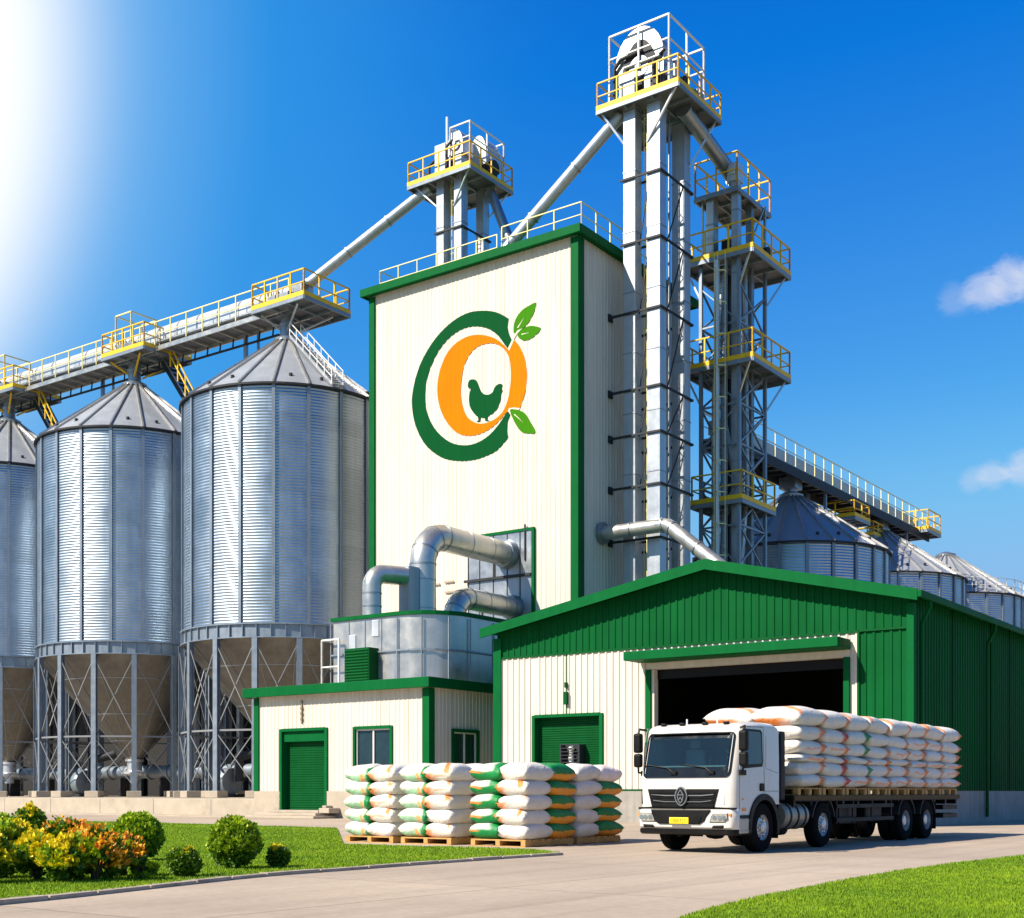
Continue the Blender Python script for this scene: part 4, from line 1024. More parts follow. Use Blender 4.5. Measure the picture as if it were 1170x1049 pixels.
mb=MB()
for zi in (1,2):
    for (a,b) in (((1.2,-1.9,zp[zi]-2.6),(2.3,-2.2,zp[zi]-.2)),((1.4,2.0,zp[zi]-2.6),(2.45,3.2,zp[zi]-.2)),((-1.4,-2.0,zp[zi]-2.6),(-2.5,-2.2,zp[zi]-.2))): mb.beam(a,b,.12)
mb.beam((1.4,2.05,zp[2]),(1.4,2.05,zp[3]),.16); mb.beam((-1.4,2.05,zp[2]),(-1.4,2.05,zp[3]),.16); mb.beam((-1.5,-1.6,zp[2]),(-1.5,-1.6,zp[3]),.12)
mb.beam((-1.3,.5,zp[2]),(.4,.5,zp[3]),.09); mb.beam((1.4,-1,zp[2]),(1.4,2,zp[3]),.09)
parts('knee_brace',mb,GALV,eb)

# ---- elevator rising through the tower roof
CV=TV+5.2; CS=.90; CU=pl(527,250,CV)[0]
ec=thing('bucket_elevator','short three legged bucket elevator head standing on the mill tower roof','elevator',CU,CV,TZ+.15)
ec.scale=(CS,CS,CS); ZQ=(pl(532,189,CV-.7)[1]-TZ-.15)/CS
leg_casing(ec,-.75,0,0,.85,0,ZQ+2.2); leg_casing(ec,-2.55,-1.8,0,.85,0,ZQ+2.0); leg_casing(ec,-.75,0,2.9,3.7,0,ZQ+1.2,GALV)
platform(ec,-4.9,1.5,-.8,4.9,ZQ)
mb=MB()
for z in (1.5,ZQ-4.2):
    mb=MB()
    for a,b in (((-2.7,-.08),(.1,-.08)),((.08,-.05),(.08,3.8)),((.1,3.76),(-.9,3.76))): mb.beam((*a,z),(*b,z),.1,.13)
    part('tie_frame',mb,DARKM,ec)
ladder(ec,-1.3,1.2,0,ZQ,True)
mb=MB(); mb.box(-2.7,-1.6,-.05,1.1,ZQ+.05,ZQ+2.9); part('head_box',mb,GALVW,ec,bevel=.05)
hood(ec,-1.3,.2,-.08,1.3,ZQ+1.6,2.0); hood(ec,-.5,1.1,1.8,3.8,ZQ+1.2,2.4)
mb=MB(); mb.box(-.6,.9,1.9,3.6,ZQ+.05,ZQ+1.3); mb.tube([(.9,2.7,ZQ+1.1),(1.35,2.7,ZQ+1.1)],.6,16); mb.box(-1.5,-.9,-.2,.5,ZQ,ZQ+1.2); part('drive_motor',mb,DARKM,ec,smooth=40)
mb=MB(); mb.tube([(-3.2,-.1,ZQ),(-3.2,-.1,ZQ+1.4),(-2.6,.1,ZQ+1.9)],.12,10); mb.tube([(-1.2,-.35,ZQ),(-1.2,-.35,ZQ+2.3),(-.6,-.3,ZQ+2.7)],.11,10); parts('dust_pipe',mb,DARKM,ec,smooth=50)
mb=MB(); mb.tube([(-.5,-.22,ZQ+2.4),(-.5,-.09,ZQ+2.4)],.48,20); mb.tube([(-.5,-.34,ZQ+2.4),(-.5,-.2,ZQ+2.4)],.16,12); part('head_pulley_cover',mb,GALVD,ec,smooth=40)
mb=MB(); c=[(-.9,-.3),(1.1,-.3),(1.1,4.2),(-.9,4.2)]
mb.rail([(*q,ZQ+1.8) for q in c],1.9,2.4,.045,(.4,),close=True)
for q in c: mb.beam((*q,ZQ),(*q,ZQ+1.8),.1)
mb.beam((-1.6,.2,ZQ),(-1.6,.2,ZQ+5.0),.14); part('maintenance_frame',mb,WHITET,ec)
mb=MB()
for (a,b) in (((-.75,0,ZQ-2.4),(1.2,-.6,ZQ-.2)),((0,3.7,ZQ-2.2),(1.3,4.6,ZQ-.2)),((-2.55,.2,ZQ-2),(-4.3,-.5,ZQ-.2))): mb.beam(a,b,.12)
parts('knee_brace',mb,GALVW,ec)

# ---- spouts between them
def spout(label, P, r, m=ZINC):
    P=[Vector(p) for p in P]
    u,v,z=P[0]; t=thing('spout_pipe',label,'pipe',u,v,z,group='sloping spouts between the elevators')
    loc=[p-P[0] for p in P]
    mb=MB(); mb.tube(loc,r,20); part('pipe',mb,m,t,smooth=50)
    mb=MB()
    for a,b in zip(loc,loc[1:]):
        d=(b-a); n=max(1,int(d.length/3.6)); dn=d.normalized()
        for i in range(n+1): q=a+d*(i/n); mb.tube([q-dn*.06,q+dn*.06],r*1.16,20)
    parts('flange',mb,GALVD,t,smooth=40)
GZ=37.35
spout('long sloping spout from the roof elevator down to the silo gallery',[(CU-3.3,CV+.3,TZ+ZQ*CS),(S2[0]+2.0,S2[1]+.3,GZ+1.9)],.39)
u,z=pl(561,284,TV+1.3); spout('long sloping spout from the tallest elevator down to the mill tower roof',[(AU-3.2,AV+.4,ZP*AS-.3),(u,TV+1.3,TZ+.25)],.39)
spout('short steep spout from the tallest elevator to the trestle tower head',[(AU+.6,AV+2.0,ZP*AS-.3),(BU+.2,BV-.3,zp[3]+1.4)],.50,GALVD)
spout('short sloping spout from the roof elevator down onto the mill tower roof',[(CU+.5,CV+2.8,TZ+ZQ*CS-.2),(CU+4.0,CV+3.4,TZ+.3)],.36,GALVD)
vv,zz=pu(686,610,tu1); bu=pl(766,603,vv)[0]
vq=vv-1.0; ue_,ze_=pl(828,645,vq)
t=thing('crossover_pipe','bent pipe from the mill tower side wall down to the warehouse ridge','pipe',tu1,vv,zz)
L0=[Vector((.02,0,0)),Vector((bu-tu1-.5,0,0)),Vector((bu-tu1-.15,-.02,-.06)),Vector((bu-tu1+.2,-.12,-.3)),Vector((ue_-tu1,vq-vv,ze_-.3-zz))]
mb=MB(); mb.tube(L0,.43,20); part('pipe',mb,GALV,t,smooth=60)
mb=MB(); mb.tube([(.08,0,0),(.32,0,0)],.70,20)
for q,d in ((L0[1],Vector((1,0,0))),(L0[1]*.5,Vector((1,0,0))),(L0[3],(L0[4]-L0[3]).normalized()),(L0[3].lerp(L0[4],.5),(L0[4]-L0[3]).normalized())): mb.tube([q-d*.06,q+d*.06],.48,20)
parts('flange',mb,GALVD,t,smooth=40)

# ---- left gallery along the silo tops
ga=thing('conveyor_gallery','long pale conveyor gallery with yellow railings across the hopper silo tops','conveyor gallery',S2[0],S2[1],GZ)
x0,x1=-58,1.2
mb=MB(); mb.box(x0,x1,-1.0,1.2,.02,.12); dk=part('deck',mb,DECKM,ga)
mb=MB()
for y in (-1.0,1.2): mb.beam((x0,y,-.12),(x1,y,-.12),.12,.32)
for x in np.arange(x0,x1,1.6): mb.beam((x,-1.0,-.1),(x,1.2,-.1),.1,.2)
part('joist',mb,GALV,dk)
mb=MB(); mb.prism([(-.2,.85),(1.0,.85),(1.0,1.7),(.75,2.1),(.05,2.1),(-.2,1.7)],x0,x1-.3,lambda a,b,c:(c,a,b)); cs=part('conveyor_casing',mb,GALVW,ga)
mb=MB()
for x in np.arange(x0,x1-.4,2.4): mb.prism([(-.24,.81),(1.04,.81),(1.04,1.73),(.77,2.14),(.03,2.14),(-.24,1.73)],x,x+.1,lambda a,b,c:(c,a,b))
for x in np.arange(x0,x1-.4,2.4): mb.box(x-.05,x+.05,-.15,.95,.12,.81)
part('casing_flange',mb,GALV,cs)
mb=MB(); mb.box(x0,x1,-.55,-.35,.5,.75); mb.tube([(x0,-.75,.5),(x1,-.75,.5)],.09,8); part('cable_tray',mb,GALVD,ga)
for y in (-1.0,1.2):
    mb=MB(); mb.rail([(x0,y,.12),(x1,y,.12)],1.95,1.9,.034,(.5,)); part('railing',mb,PALEY,ga)
mb=MB(); mb.beam((x0,.9,-.95),(x1-3,.9,-.95),.14,.14)
for x in np.arange(x0,x1-3,1.5): mb.beam((x,.9,-.95),(x+.1,.9,-.25),.09)
part('pipe_rack',mb,DARKM,ga)
for k in range(3):
    xo=-STEP*k
    platform(ga,xo-1.6,xo+3.85,-2.1,2.75,-.02)
    mb=MB(); mb.beam((xo+.3,-.3,-1.5),(xo+2.6,-1.5,-.25),.13); mb.beam((xo-.3,.3,-1.5),(xo-1.3,-1.4,-.25),.12); mb.beam((xo+.5,.4,-1.5),(xo+2.8,2.0,-.25),.12); parts('knee_brace',mb,YEL if k else GALVW,ga)
    mb=MB(); mb.box(xo-.7,xo+1.5,-1.3,-.3,.05,1.0); mb.tube([(xo-.2,-.9,1.0),(xo-.2,-.9,1.4)],.25,10); part('slide_gate',mb,GALVD,ga,bevel=.04)
    if k:
        mb=MB(); mb.rail([(xo-.9,-1.2,2.0),(xo+1.1,-1.2,2.0),(xo+1.1,1.4,2.0),(xo-.9,1.4,2.0)],1.5,2,.045,(),close=True)
        for q in ((-.9,-1.2),(1.1,-1.2),(1.1,1.4),(-.9,1.4)): mb.beam((xo+q[0],q[1],0),(xo+q[0],q[1],2.0),.11)
        part('maintenance_frame',mb,PALEY,ga)
        # inclined chute and stair down to the silo roof
        mb=MB(); mb.beam((xo+2.4,1.4,-.3),(xo+6.6,1.9,-6.3),1.0,.5)
        ch=part('inclined_chute',mb,DARKM,ga)
        mb=MB()
        for o in (.8,2.0): mb.beam((xo+2.6,o,.0),(xo+6.6,o+.3,-5.6),.1)
        for i in range(12): t_=i/12; mb.beam((xo+2.6+4*t_,.8+.3*t_,-5.6*t_),(xo+2.6+4*t_,2.0+.3*t_,-5.6*t_),.08)
        part('chute_frame',mb,GALVD,ch)
        mb=MB()
        for o in (.1,):
            for h in (.9,1.7): mb.beam((xo+3.5,o,h),(xo+7.2,o,h-5.4),.09)
            for i in range(5): t_=i/4; mb.beam((xo+3.5+3.7*t_,o,-5.4*t_),(xo+3.5+3.7*t_,o,1.7-5.4*t_),.09)
        part('stair_railing',mb,YEL,ga)
for xo in (-5.6,-STEP-5.6,-STEP*2-5.6):
    mb=MB(); mb.beam((xo,1.0,-5.0),(xo,1.0,-.2),.26); mb.beam((xo+1.3,1.1,-4.0),(xo+1.3,1.1,-.2),.16); parts('support_post',mb,LEGM,ga)
mb=MB(); mb.box(.7,1.7,-.2,1.1,.05,2.0); part('inlet_box',mb,GALV,ga,bevel=.05)

# ---- right gallery over the far silos
gb=thing('conveyor_gallery','dark conveyor gallery with thin yellow railings over the silos behind the warehouse','conveyor gallery',-25.6,46.3,27.0)
vend=[v for v in np.linspace(50,100,501) if 585+F*W(-25.6,v).x/W(-25.6,v).y>1047][0]-46.3
y0,y1=-13.2,vend
mb=MB(); mb.box(-1.0,1.2,y0,y1,.0,.12); dk=part('deck',mb,GALVD,gb)
mb=MB()
for x in (-1.0,1.2): mb.beam((x,y0,-.35),(x,y1,-.35),.14,.75)
for y in np.arange(y0,y1,1.6): mb.beam((-1.0,y,-.2),(1.2,y,-.2),.1,.3)
part('joist',mb,DARKM,dk)
mb=MB(); mb.box(-.6,.5,y0,y1-1,.35,1.35); part('conveyor_casing',mb,GALVD,gb)
for x in (-1.0,1.2):
    mb=MB(); mb.rail([(x,y0,.12),(x,y1,.12)],1.9,1.9,.03,(.5,)); part('railing',mb,PALEY,gb)
platform(gb,-1.9,2.2,y1-3.2,y1+.6,.0)
for k in range(2):
    yo=20*k; mb=MB(); mb.tube([(0,yo,-2.2),(0,yo,.1)],.45,16); mb.box(-.7,.7,yo-.7,yo+.7,-1.2,-.3); part('drop_spout',mb,GALVD,gb,smooth=40)
    mb=MB(); mb.beam((.9,yo+5,-3.6),(.9,yo+5,-.5),.22); mb.beam((-.6,yo+5,-3.6),(-.6,yo+5,-.5),.22); parts('support_post',mb,LEGM,gb)
platform(gb,-1.6,1.9,9.0,12.6,-1.9,h=1.3); platform(gb,-2.2,.8,16.5,19.0,-2.2,h=1.2)
# ================================================================== SACKS
def sack_mat(name, kind, hx, hy, hz):
    m=bpy.data.materials.new(name); m.use_nodes=True; nt=m.node_tree; L=nt.links; b=nt.nodes['Principled BSDF']
    b.inputs['Roughness'].default_value=.5; b.inputs['Specular IOR Level'].default_value=.35
    tc=_n(nt,'ShaderNodeTexCoord'); oi=_n(nt,'ShaderNodeObjectInfo')
    sp=_n(nt,'ShaderNodeSeparateXYZ'); 
    nz=_n(nt,'ShaderNodeTexNoise'); nz.noise_dimensions='4D'; nz.inputs['Scale'].default_value=2.2; nz.inputs['Detail'].default_value=4
    L.new(tc.outputs['Object'],nz.inputs['Vector'])
    mw=_n(nt,'ShaderNodeMath',operation='MULTIPLY'); mw.inputs[1].default_value=40; L.new(oi.outputs['Random'],mw.inputs[0]); L.new(mw.outputs[0],nz.inputs['W'])
    ds=_n(nt,'ShaderNodeVectorMath',operation='MULTIPLY_ADD'); ds.inputs[1].default_value=(.42,.42,.20)
    sb_=_n(nt,'ShaderNodeVectorMath',operation='SUBTRACT'); sb_.inputs[1].default_value=(.5,.5,.5); L.new(nz.outputs['Color'],sb_.inputs[0])
    L.new(sb_.outputs[0],ds.inputs[0]); L.new(tc.outputs['Object'],ds.inputs[2]); L.new(ds.outputs[0],sp.inputs[0])
    def m_(op,a,bv=None,c=None):
        n=_n(nt,'ShaderNodeMath',operation=op)
        for i,x in enumerate((a,bv,c)):
            if x is None: continue
            if isinstance(x,(int,float)): n.inputs[i].default_value=x
            else: L.new(x,n.inputs[i])
        return n.outputs[0]
    def step(v,lo,hi):
        n=_n(nt,'ShaderNodeMapRange',interpolation_type='SMOOTHSTEP'); n.inputs['From Min'].default_value=lo; n.inputs['From Max'].default_value=hi; L.new(v,n.inputs['Value']); return n.outputs['Result']
    X,Y,Z=sp.outputs
    cur=None
    def base(c):
        n=_n(nt,'ShaderNodeRGB'); n.outputs[0].default_value=(*c,1); return n.outputs[0]
    def lay(a,f,c):
        n=_n(nt,'ShaderNodeMix',data_type='RGBA'); L.new(f,n.inputs['Factor']); L.new(a,n.inputs['A']); n.inputs['B'].default_value=(*c,1); return n.outputs['Result']
    WH=(.67,.63,.575); OR=(.74,.20,.035); GR=(.004,.20,.045); PG=(.34,.56,.36); RD=(.52,.05,.02)
    rnd=oi.outputs['Random']
    if kind=='orange':           # white with orange end seam and a torn orange print band
        c=base(WH); c=lay(c,m_('MULTIPLY',m_('MULTIPLY',step(X,-hx*.12,-hx*.75),step(Z,hz*.35,-hz*.1)),.9),OR); c=lay(c,step(X,-hx*.80,-hx*.95),OR)
        bnd=m_('MULTIPLY',step(m_('ABSOLUTE',m_('SUBTRACT',m_('ADD',X,m_('MULTIPLY',Y,.7)),-hx*.15)),.11,.05),step(Y,hy*.9,hy*.3)); c=lay(c,m_('MULTIPLY',m_('MULTIPLY',bnd,step(Z,-hz*.1,hz*.4)),step(nz.outputs['Fac'],.30,.52)),OR)
        c=lay(c,m_('MULTIPLY',step(m_('ABSOLUTE',m_('ADD',Z,hz*.15)),.035,.012),m_('MULTIPLY',step(m_('ABSOLUTE',X),hx*.75,hx*.2),step(rnd,.4,.6))),(.86,.42,.26))
    elif kind=='pink':
        c=base((.84,.72,.66)); c=lay(c,step(X,-hx*.4,-hx*.8),OR)
    elif kind=='pale':           # white top, washed green underside, green end
        c=base(WH); c=lay(c,step(Z,hz*.02,-hz*.25),PG); c=lay(c,step(X,hx*.45,hx*.7),GR); c=lay(c,m_('MULTIPLY',step(m_('ABSOLUTE',m_('ADD',X,-hx*.35)),.09,.03),step(Z,hz*.3,-.02)),(.75,.35,.12))
    elif kind=='green':          # white top centre, green sides
        c=base(GR); c=lay(c,m_('MULTIPLY',m_('MULTIPLY',step(Z,hz*.05,hz*.3),step(X,hx*.55,hx*.25)),.95),WH); c=lay(c,m_('MULTIPLY',step(m_('ABSOLUTE',m_('ADD',Z,-hz*.02)),.035,.01),step(X,0,-hx*.5)),OR)
    elif kind=='greenorange':    # green top, orange underside
        c=base(GR); c=lay(c,step(Z,-hz*.02,-hz*.16),(.80,.31,.03))
    elif kind=='load':           # truck load: white, orange at the sewn ends
        c=base(WH); e=m_('MULTIPLY',step(Y,hy*.56,hy*.76),step(rnd,.0,.2)); c=lay(c,e,OR)
        c=lay(c,m_('MULTIPLY',m_('MULTIPLY',step(m_('ABSOLUTE',m_('ADD',Z,.02)),.04,.012),step(m_('ABSOLUTE',m_('ADD',Y,-.08)),.6,.3)),step(rnd,.4,.5)),(.84,.36,.2))
    elif kind=='loadred':
        c=base(WH); c=lay(c,step(Y,hy*.50,hy*.7),RD); 
    elif kind=='loadgreen':
        c=base(WH); c=lay(c,step(Y,hy*.50,hy*.7),GR)
    elif kind=='top':
        c=base(WH); c=lay(c,m_('MULTIPLY',step(m_('ABSOLUTE',m_('SUBTRACT',m_('ADD',Y,m_('MULTIPLY',X,.55)),-hy*.25)),.15,.06),step(Z,0,hz*.5)),(.84,.30,.10)); c=lay(c,m_('MULTIPLY',m_('MULTIPLY',step(Z,-hz*.05,-hz*.3),step(Y,-hy*.35,-hy*.6)),step(X,hx*.7,0)),OR); c=lay(c,step(Y,hy*.62,hy*.82),OR)
    else: c=base(WH)
    # grime + weave
    n2=_n(nt,'ShaderNodeTexNoise'); n2.inputs['Scale'].default_value=5; n2.inputs['Detail'].default_value=6; L.new(tc.outputs['Object'],n2.inputs['Vector'])
    mr=_n(nt,'ShaderNodeMapRange'); mr.inputs['From Min'].default_value=.3; mr.inputs['From Max'].default_value=.7; mr.inputs['To Min'].default_value=.9; mr.inputs['To Max'].default_value=1.04; L.new(n2.outputs['Fac'],mr.inputs['Value'])
    vm=_n(nt,'ShaderNodeVectorMath',operation='SCALE'); L.new(c,vm.inputs[0]); L.new(mr.outputs['Result'],vm.inputs['Scale']); L.new(vm.outputs[0],b.inputs['Base Color'])
    wv=_n(nt,'ShaderNodeTexNoise'); wv.inputs['Scale'].default_value=7; wv.inputs['Detail'].default_value=5; wv.inputs['Distortion'].default_value=1.2; L.new(tc.outputs['Object'],wv.inputs['Vector'])
    bp=_n(nt,'ShaderNodeBump'); bp.inputs['Strength'].default_value=.55; bp.inputs['Distance'].default_value=.05; L.new(wv.outputs['Fac'],bp.inputs['Height']); L.new(bp.outputs['Normal'],b.inputs['Normal'])
    return m
def sack_mesh(name, L_, W_, T_, seed, dome=0.0):
    rs=np.random.default_rng(seed); N,M=18,16; mb=MB(); ph=rs.random(8)*6.28; am=rs.random(8)
    idx={}
    def pt(i,j,side):
        s=-1+2*i/N; t=-1+2*j/M; s=math.copysign(abs(s)**.8,s); t=math.copysign(abs(t)**.8,t)
        x=L_/2*s*(1-.055*(1-t*t)*abs(s)**3); y=W_/2*t*(1-.07*(1-s*s)*abs(t)**3)
        e=((1-abs(s)**3.4)*(1-abs(t)**3.4)); e=max(e,0)**.39
        z=side*T_/2*e*(1+(dome*(1-s*s*.8)*(1-t*t*.8) if side>0 else 0))
        z+= .018*e*math.sin(3.1*s+ph[0])*math.sin(2.7*t+ph[1])+.012*e*math.sin(6*s+ph[2]+2*t)*am[1]
        z+= .022*math.sin(2.2*s+ph[3])*(.3+abs(t)**3)+.02*math.sin(2.0*t+ph[4])*(.3+abs(s)**3)      # wavy seam
        x+=.015*math.sin(4*t+ph[5]); y+=.015*math.sin(4*s+ph[6])
        return (x,y,z)
    for side in (1,-1):
        for i in range(N+1):
            for j in range(M+1):
                edge=i in (0,N) or j in (0,M)
                if side<0 and edge: idx[(i,j,-1)]=idx[(i,j,1)]; continue
                idx[(i,j,side)]=len(mb.v); mb.v.append(pt(i,j,side))
        for i in range(N):
            for j in range(M):
                q=(idx[(i,j,side)],idx[(i+1,j,side)],idx[(i+1,j+1,side)],idx[(i,j+1,side)]); mb.f.append(q if side>0 else q[::-1])
    me=mb.mesh(name); me.polygons.foreach_set('use_smooth',[True]*len(me.polygons)); return me
ORD=['bottom','second lowest','middle','second highest','top']
# --- pallets and stacks on the yard
PX,PY=gr(600,968.3); PU,PV=to_uv(PX,PY)
def pallet(u0,v0,lu,lv,label,name='wooden_pallet',group='wooden pallets in the yard',root=None,zz=0,rot=0,blocks=False):
    t=thing(name,label,'pallet',u0,v0,zz,0,group) if root is None else thing_at(name,label,'pallet',root,rot,group)
    mb=MB()
    for k in range(7): w=lv/7; mb.box(-lu,0,k*w+.01,k*w+w*.82,.15,.185)
    part('deck_boards',mb,WOOD,t)
    mb=MB()
    for x in (-lu,-lu/2-.07,-.14):
        if not blocks: mb.box(x,x+.14,0.005,lv-.02,.02,.149)
        else:
            for y in (.005,lv*.45,lv-.2): mb.box(x,x+.14,y,y+.16,.02,.149)
    (parts('block',mb,WOOD,t) if blocks else parts('stringer',mb,WOOD,t))
    mb=MB()
    for k in (0,3,6): w=lv/7; mb.box(-lu,0,k*w+.011,k*w+w*.75,.0,.02)
    part('bottom_board',mb,WOOD,t)
    return t
SU,SVV,ST=.88,1.14,.375
sx,sy,sz=(1.0,1.26,.47)
MS={k:sack_mat('sack_'+k,k,sx/2,sy/2,sz/2) for k in ('orange','pale','green','greenorange','plain','pink')}
ML={k:sack_mat('sack_'+k,k,.70,.81,.22) for k in ('load','loadred','loadgreen','top')}
sm={}
def sack(kind, s_, mset, dims, dome=0):
    key=(kind,s_,dims,dome)
    if key not in sm:
        me=sack_mesh('sack',*dims,seed=len(sm)*13+3,dome=dome); me.materials.append(mset[kind]); sm[key]=me
    return sm[key]
desc={'orange':'white sack with torn orange print','pale':'white sack with washed green underside','green':'green sided sack with white top','greenorange':'green sack with orange underside','plain':'plain white sack','pink':'pinkish white sack'}
offs=[(0,0,'nearest pallet'),(-2.40,0,'middle pallet'),(-4.42,0,'pallet by the lawn'),(0,2.40,'pallet beside the truck')]
cols=[ # per pallet: near, left, right(back), far kinds
 [('orange','front'),('green','lawn side'),('greenorange','truck side'),('plain','hidden back')],
 [('orange','front'),('pale','lawn side'),('pink','truck side'),('plain','hidden back')],
 [('orange','front'),('pale','lawn side'),('plain','truck side'),('plain','hidden back')],
 [('plain','front'),('orange','lawn side'),('greenorange','truck side'),('plain','hidden back')]]
pos=[(-.44,.57),(-1.30,.57),(-.44,1.70),(-1.30,1.70)]
rs=np.random.default_rng(5)
for k,(du,dv,pn_) in enumerate(offs):
    pallet(PU+du,PV+dv,1.74,2.27,'wooden pallet under sack stacks, the %s'%pn_)
    for c,(kind,cn) in enumerate(cols[k]):
        for lay_ in range(5):
            kk=kind
            if k==0 and c==0 and lay_ in (0,): kk='plain' 
            if k==0 and c==1 and lay_==0: kk='green'
            if k==1 and c==0 and lay_ in (1,): kk='plain'
            if k==2 and c==0 and lay_ in (0,): kk='plain'
            if k==2 and c==1 and lay_==4: kk='pale'
            if k==3 and c==2 and lay_==4: kk='pink'
            top=lay_==4
            me=sack(kk,int(rs.integers(0,3)),MS,(sx,sy,sz),.22 if top else 0.0)
            o=bpy.data.objects.new('feed_sack',me); link(o)
            o.location=W(PU+du+pos[c][0]+rs.uniform(-.025,.025),PV+dv+pos[c][1]+rs.uniform(-.03,.03),.185+sz*.42+lay_*ST+(.01 if top else 0))
            o.rotation_euler=(R(rs.uniform(-1.2,1.2)),R(rs.uniform(-1.2,1.2)),ANG+R(rs.uniform(-3.5,3.5))+(math.pi if (kk in('plain','orange') and rs.random()<.0) else 0))
            tag(o,'%s, %s in %s stack, %s'%(desc[kk],ORD[lay_],cn,pn_),'sack','feed sacks stacked on pallets')
# ================================================================== TRUCK
TX,TY=.6038,.7971                       # direction of the truck's length, front to rear
TR=math.atan2(-TX,TY)
fx=(872-585)/F*30.0; TLOC=Vector((fx-1.25*TY-1.45*TX, 30.0+1.25*TX-1.45*TY, 0))
tk=thing_at('flatbed_truck','white cab flatbed truck loaded high with sacks, parked before the warehouse doorway','truck',TLOC,TR)
def TW(x,y,z): return TLOC+Vector((TY*x+TX*y,-TX*x+TY*y,z))
HWD=1.26; r_=.24
def stations(hw=HWD,r=r_,n=6,mid=(-1.10,-.55,0,.55,1.10)):
    a=[hw-r+r*math.sin(math.pi/2*i/n) for i in range(n+1)]
    pos=[(x,r-math.sqrt(max(r*r-(x-(hw-r))**2,0))) for x in a]
    mids=[(m,0) for m in mid if abs(m)<hw-r-.01]
    return [(-x,d) for x,d in reversed(pos)]+mids+pos
def loft(out, st, skip=None, caps=True):
    """out: list of (y,z,(ny,nz)) around the side outline; st: (x, inset) stations"""
    mb=MB(); n=len(out); 
    for x,d in st:
        for y,z,(ny,nz) in out: mb.v.append((x,y+ny*d,z+nz*d))
    for s in range(len(st)-1):
        for i in range(n):
            j=(i+1)%n
            if skip and skip(s,i): continue
            mb.f.append((s*n+i,s*n+j,(s+1)*n+j,(s+1)*n+i))
    if caps:
        mb.f.append(tuple(range(n))); mb.f.append(tuple((len(st)-1)*n+i for i in reversed(range(n))))
    return mb
AX=[1.45,4.87,10.74,12.50]; WR=.575
arch=[(1.45+.74*math.cos(R(a)),.56+.74*math.sin(R(a)),(0,0)) for a in range(48,166,9)]
FN=(1,0); TN=(0,-.55); ZN=(0,0)
side=[(.10,.66,FN),(.03,.80,FN),(.0,1.06,FN),(-.015,1.40,FN),(.015,1.82,FN),(.27,2.72,FN),(.32,2.84,FN),(.42,2.93,(.6,-.4)),(.62,2.985,TN),(1.3,3.03,TN),(2.0,3.03,TN),(2.22,2.98,(-.3,-.4)),(2.31,2.84,(-.3,0)),(2.34,2.0,(-.3,0)),(2.34,1.11,(-.3,0))]+arch+[(.72,.60,ZN),(.72,.50,ZN),(.14,.50,ZN)]
st=stations()
wi=4
def skipw(s,i): return i==wi and abs((st[s][0]+st[s+1][0])/2)<1.09 and abs(st[s][0])<=1.101 and abs(st[s+1][0])<=1.101
cabm=loft(side,st,skipw); cab=part('cab',cabm,WPAINT,tk,smooth=32)
# inside of the cab
mb=MB(); mb.add([(-1.08,.05,1.55),(1.08,.05,1.55),(1.08,2.2,1.55),(-1.08,2.2,1.55),(-1.08,.3,2.8),(1.08,.3,2.8),(1.08,2.2,2.8),(-1.08,2.2,2.8)],[(0,1,2,3),(4,7,6,5),(1,2,6,5),(2,3,7,6),(3,0,4,7)])
part('cab_lining',mb,mat('cab_lining',(.16,.19,.20),.8,0,.3,2),cab)
mb=MB(); mb.prism([(.10,1.60),(.62,1.60),(.62,1.98),(.40,2.02),(.14,1.86)],-1.06,1.06,lambda a,b,c:(c,a,b)); part('dashboard',mb,mat('dash',(.10,.12,.125),.8),cab,bevel=.03)
mb=MB(); ring=[(.55+.24*math.cos(a),.72+.08*math.sin(a)-.1,2.12+.22*math.sin(a)) for a in np.linspace(0,6.283,25)]; mb.tube(ring,.022,8,False); mb.tube([(.55,.40,1.95),(.55,.62,2.10)],.04,8); part('steering_wheel',mb,BLACK,cab)
for x in (.55,-.55):
    mb=MB(); mb.box(x-.27,x+.27,1.0,1.5,1.6,1.85); mb.box(x-.26,x+.26,1.42,1.58,1.85,2.42); mb.box(x-.14,x+.14,1.43,1.55,2.45,2.66); part('seat',mb,mat('seat_cloth',(.30,.36,.38),.9),cab,bevel=.05)
# windscreen
def wsz(t): return (.015+(.27-.015)*t, 1.82+(2.72-1.82)*t)
GL=bpy.data.materials.new('windscreen_glass'); GL.use_nodes=True; nt=GL.node_tree; L=nt.links; out=nt.nodes['Material Output']
tr=_n(nt,'ShaderNodeBsdfTransparent'); tr.inputs[0].default_value=(.55,.80,.82,1); gl=_n(nt,'ShaderNodeBsdfGlossy'); gl.inputs['Roughness'].default_value=.03; gl.inputs['Color'].default_value=(.75,.9,.95,1)
lw=_n(nt,'ShaderNodeLayerWeight'); lw.inputs['Blend'].default_value=.35; ms=_n(nt,'ShaderNodeMixShader'); mrr=_n(nt,'ShaderNodeMapRange'); mrr.inputs['To Min'].default_value=.05; mrr.inputs['To Max'].default_value=.55
L.new(lw.outputs['Fresnel'],mrr.inputs['Value']); L.new(mrr.outputs['Result'],ms.inputs[0]); L.new(tr.outputs[0],ms.inputs[1]); L.new(gl.outputs[0],ms.inputs[2]); L.new(ms.outputs[0],out.inputs['Surface'])
def wpanel(poly, off, m, name, parent, n=10):   # polygon in (x, t) laid on the windscreen plane, bowed a little
    mb=MB(); vs=[]; 
    for x,t in poly: y,z=wsz(t); vs.append((x,y-off,z))
    mb.v=vs; mb.f=[tuple(range(len(vs)))]; return part(name,mb,m,parent)
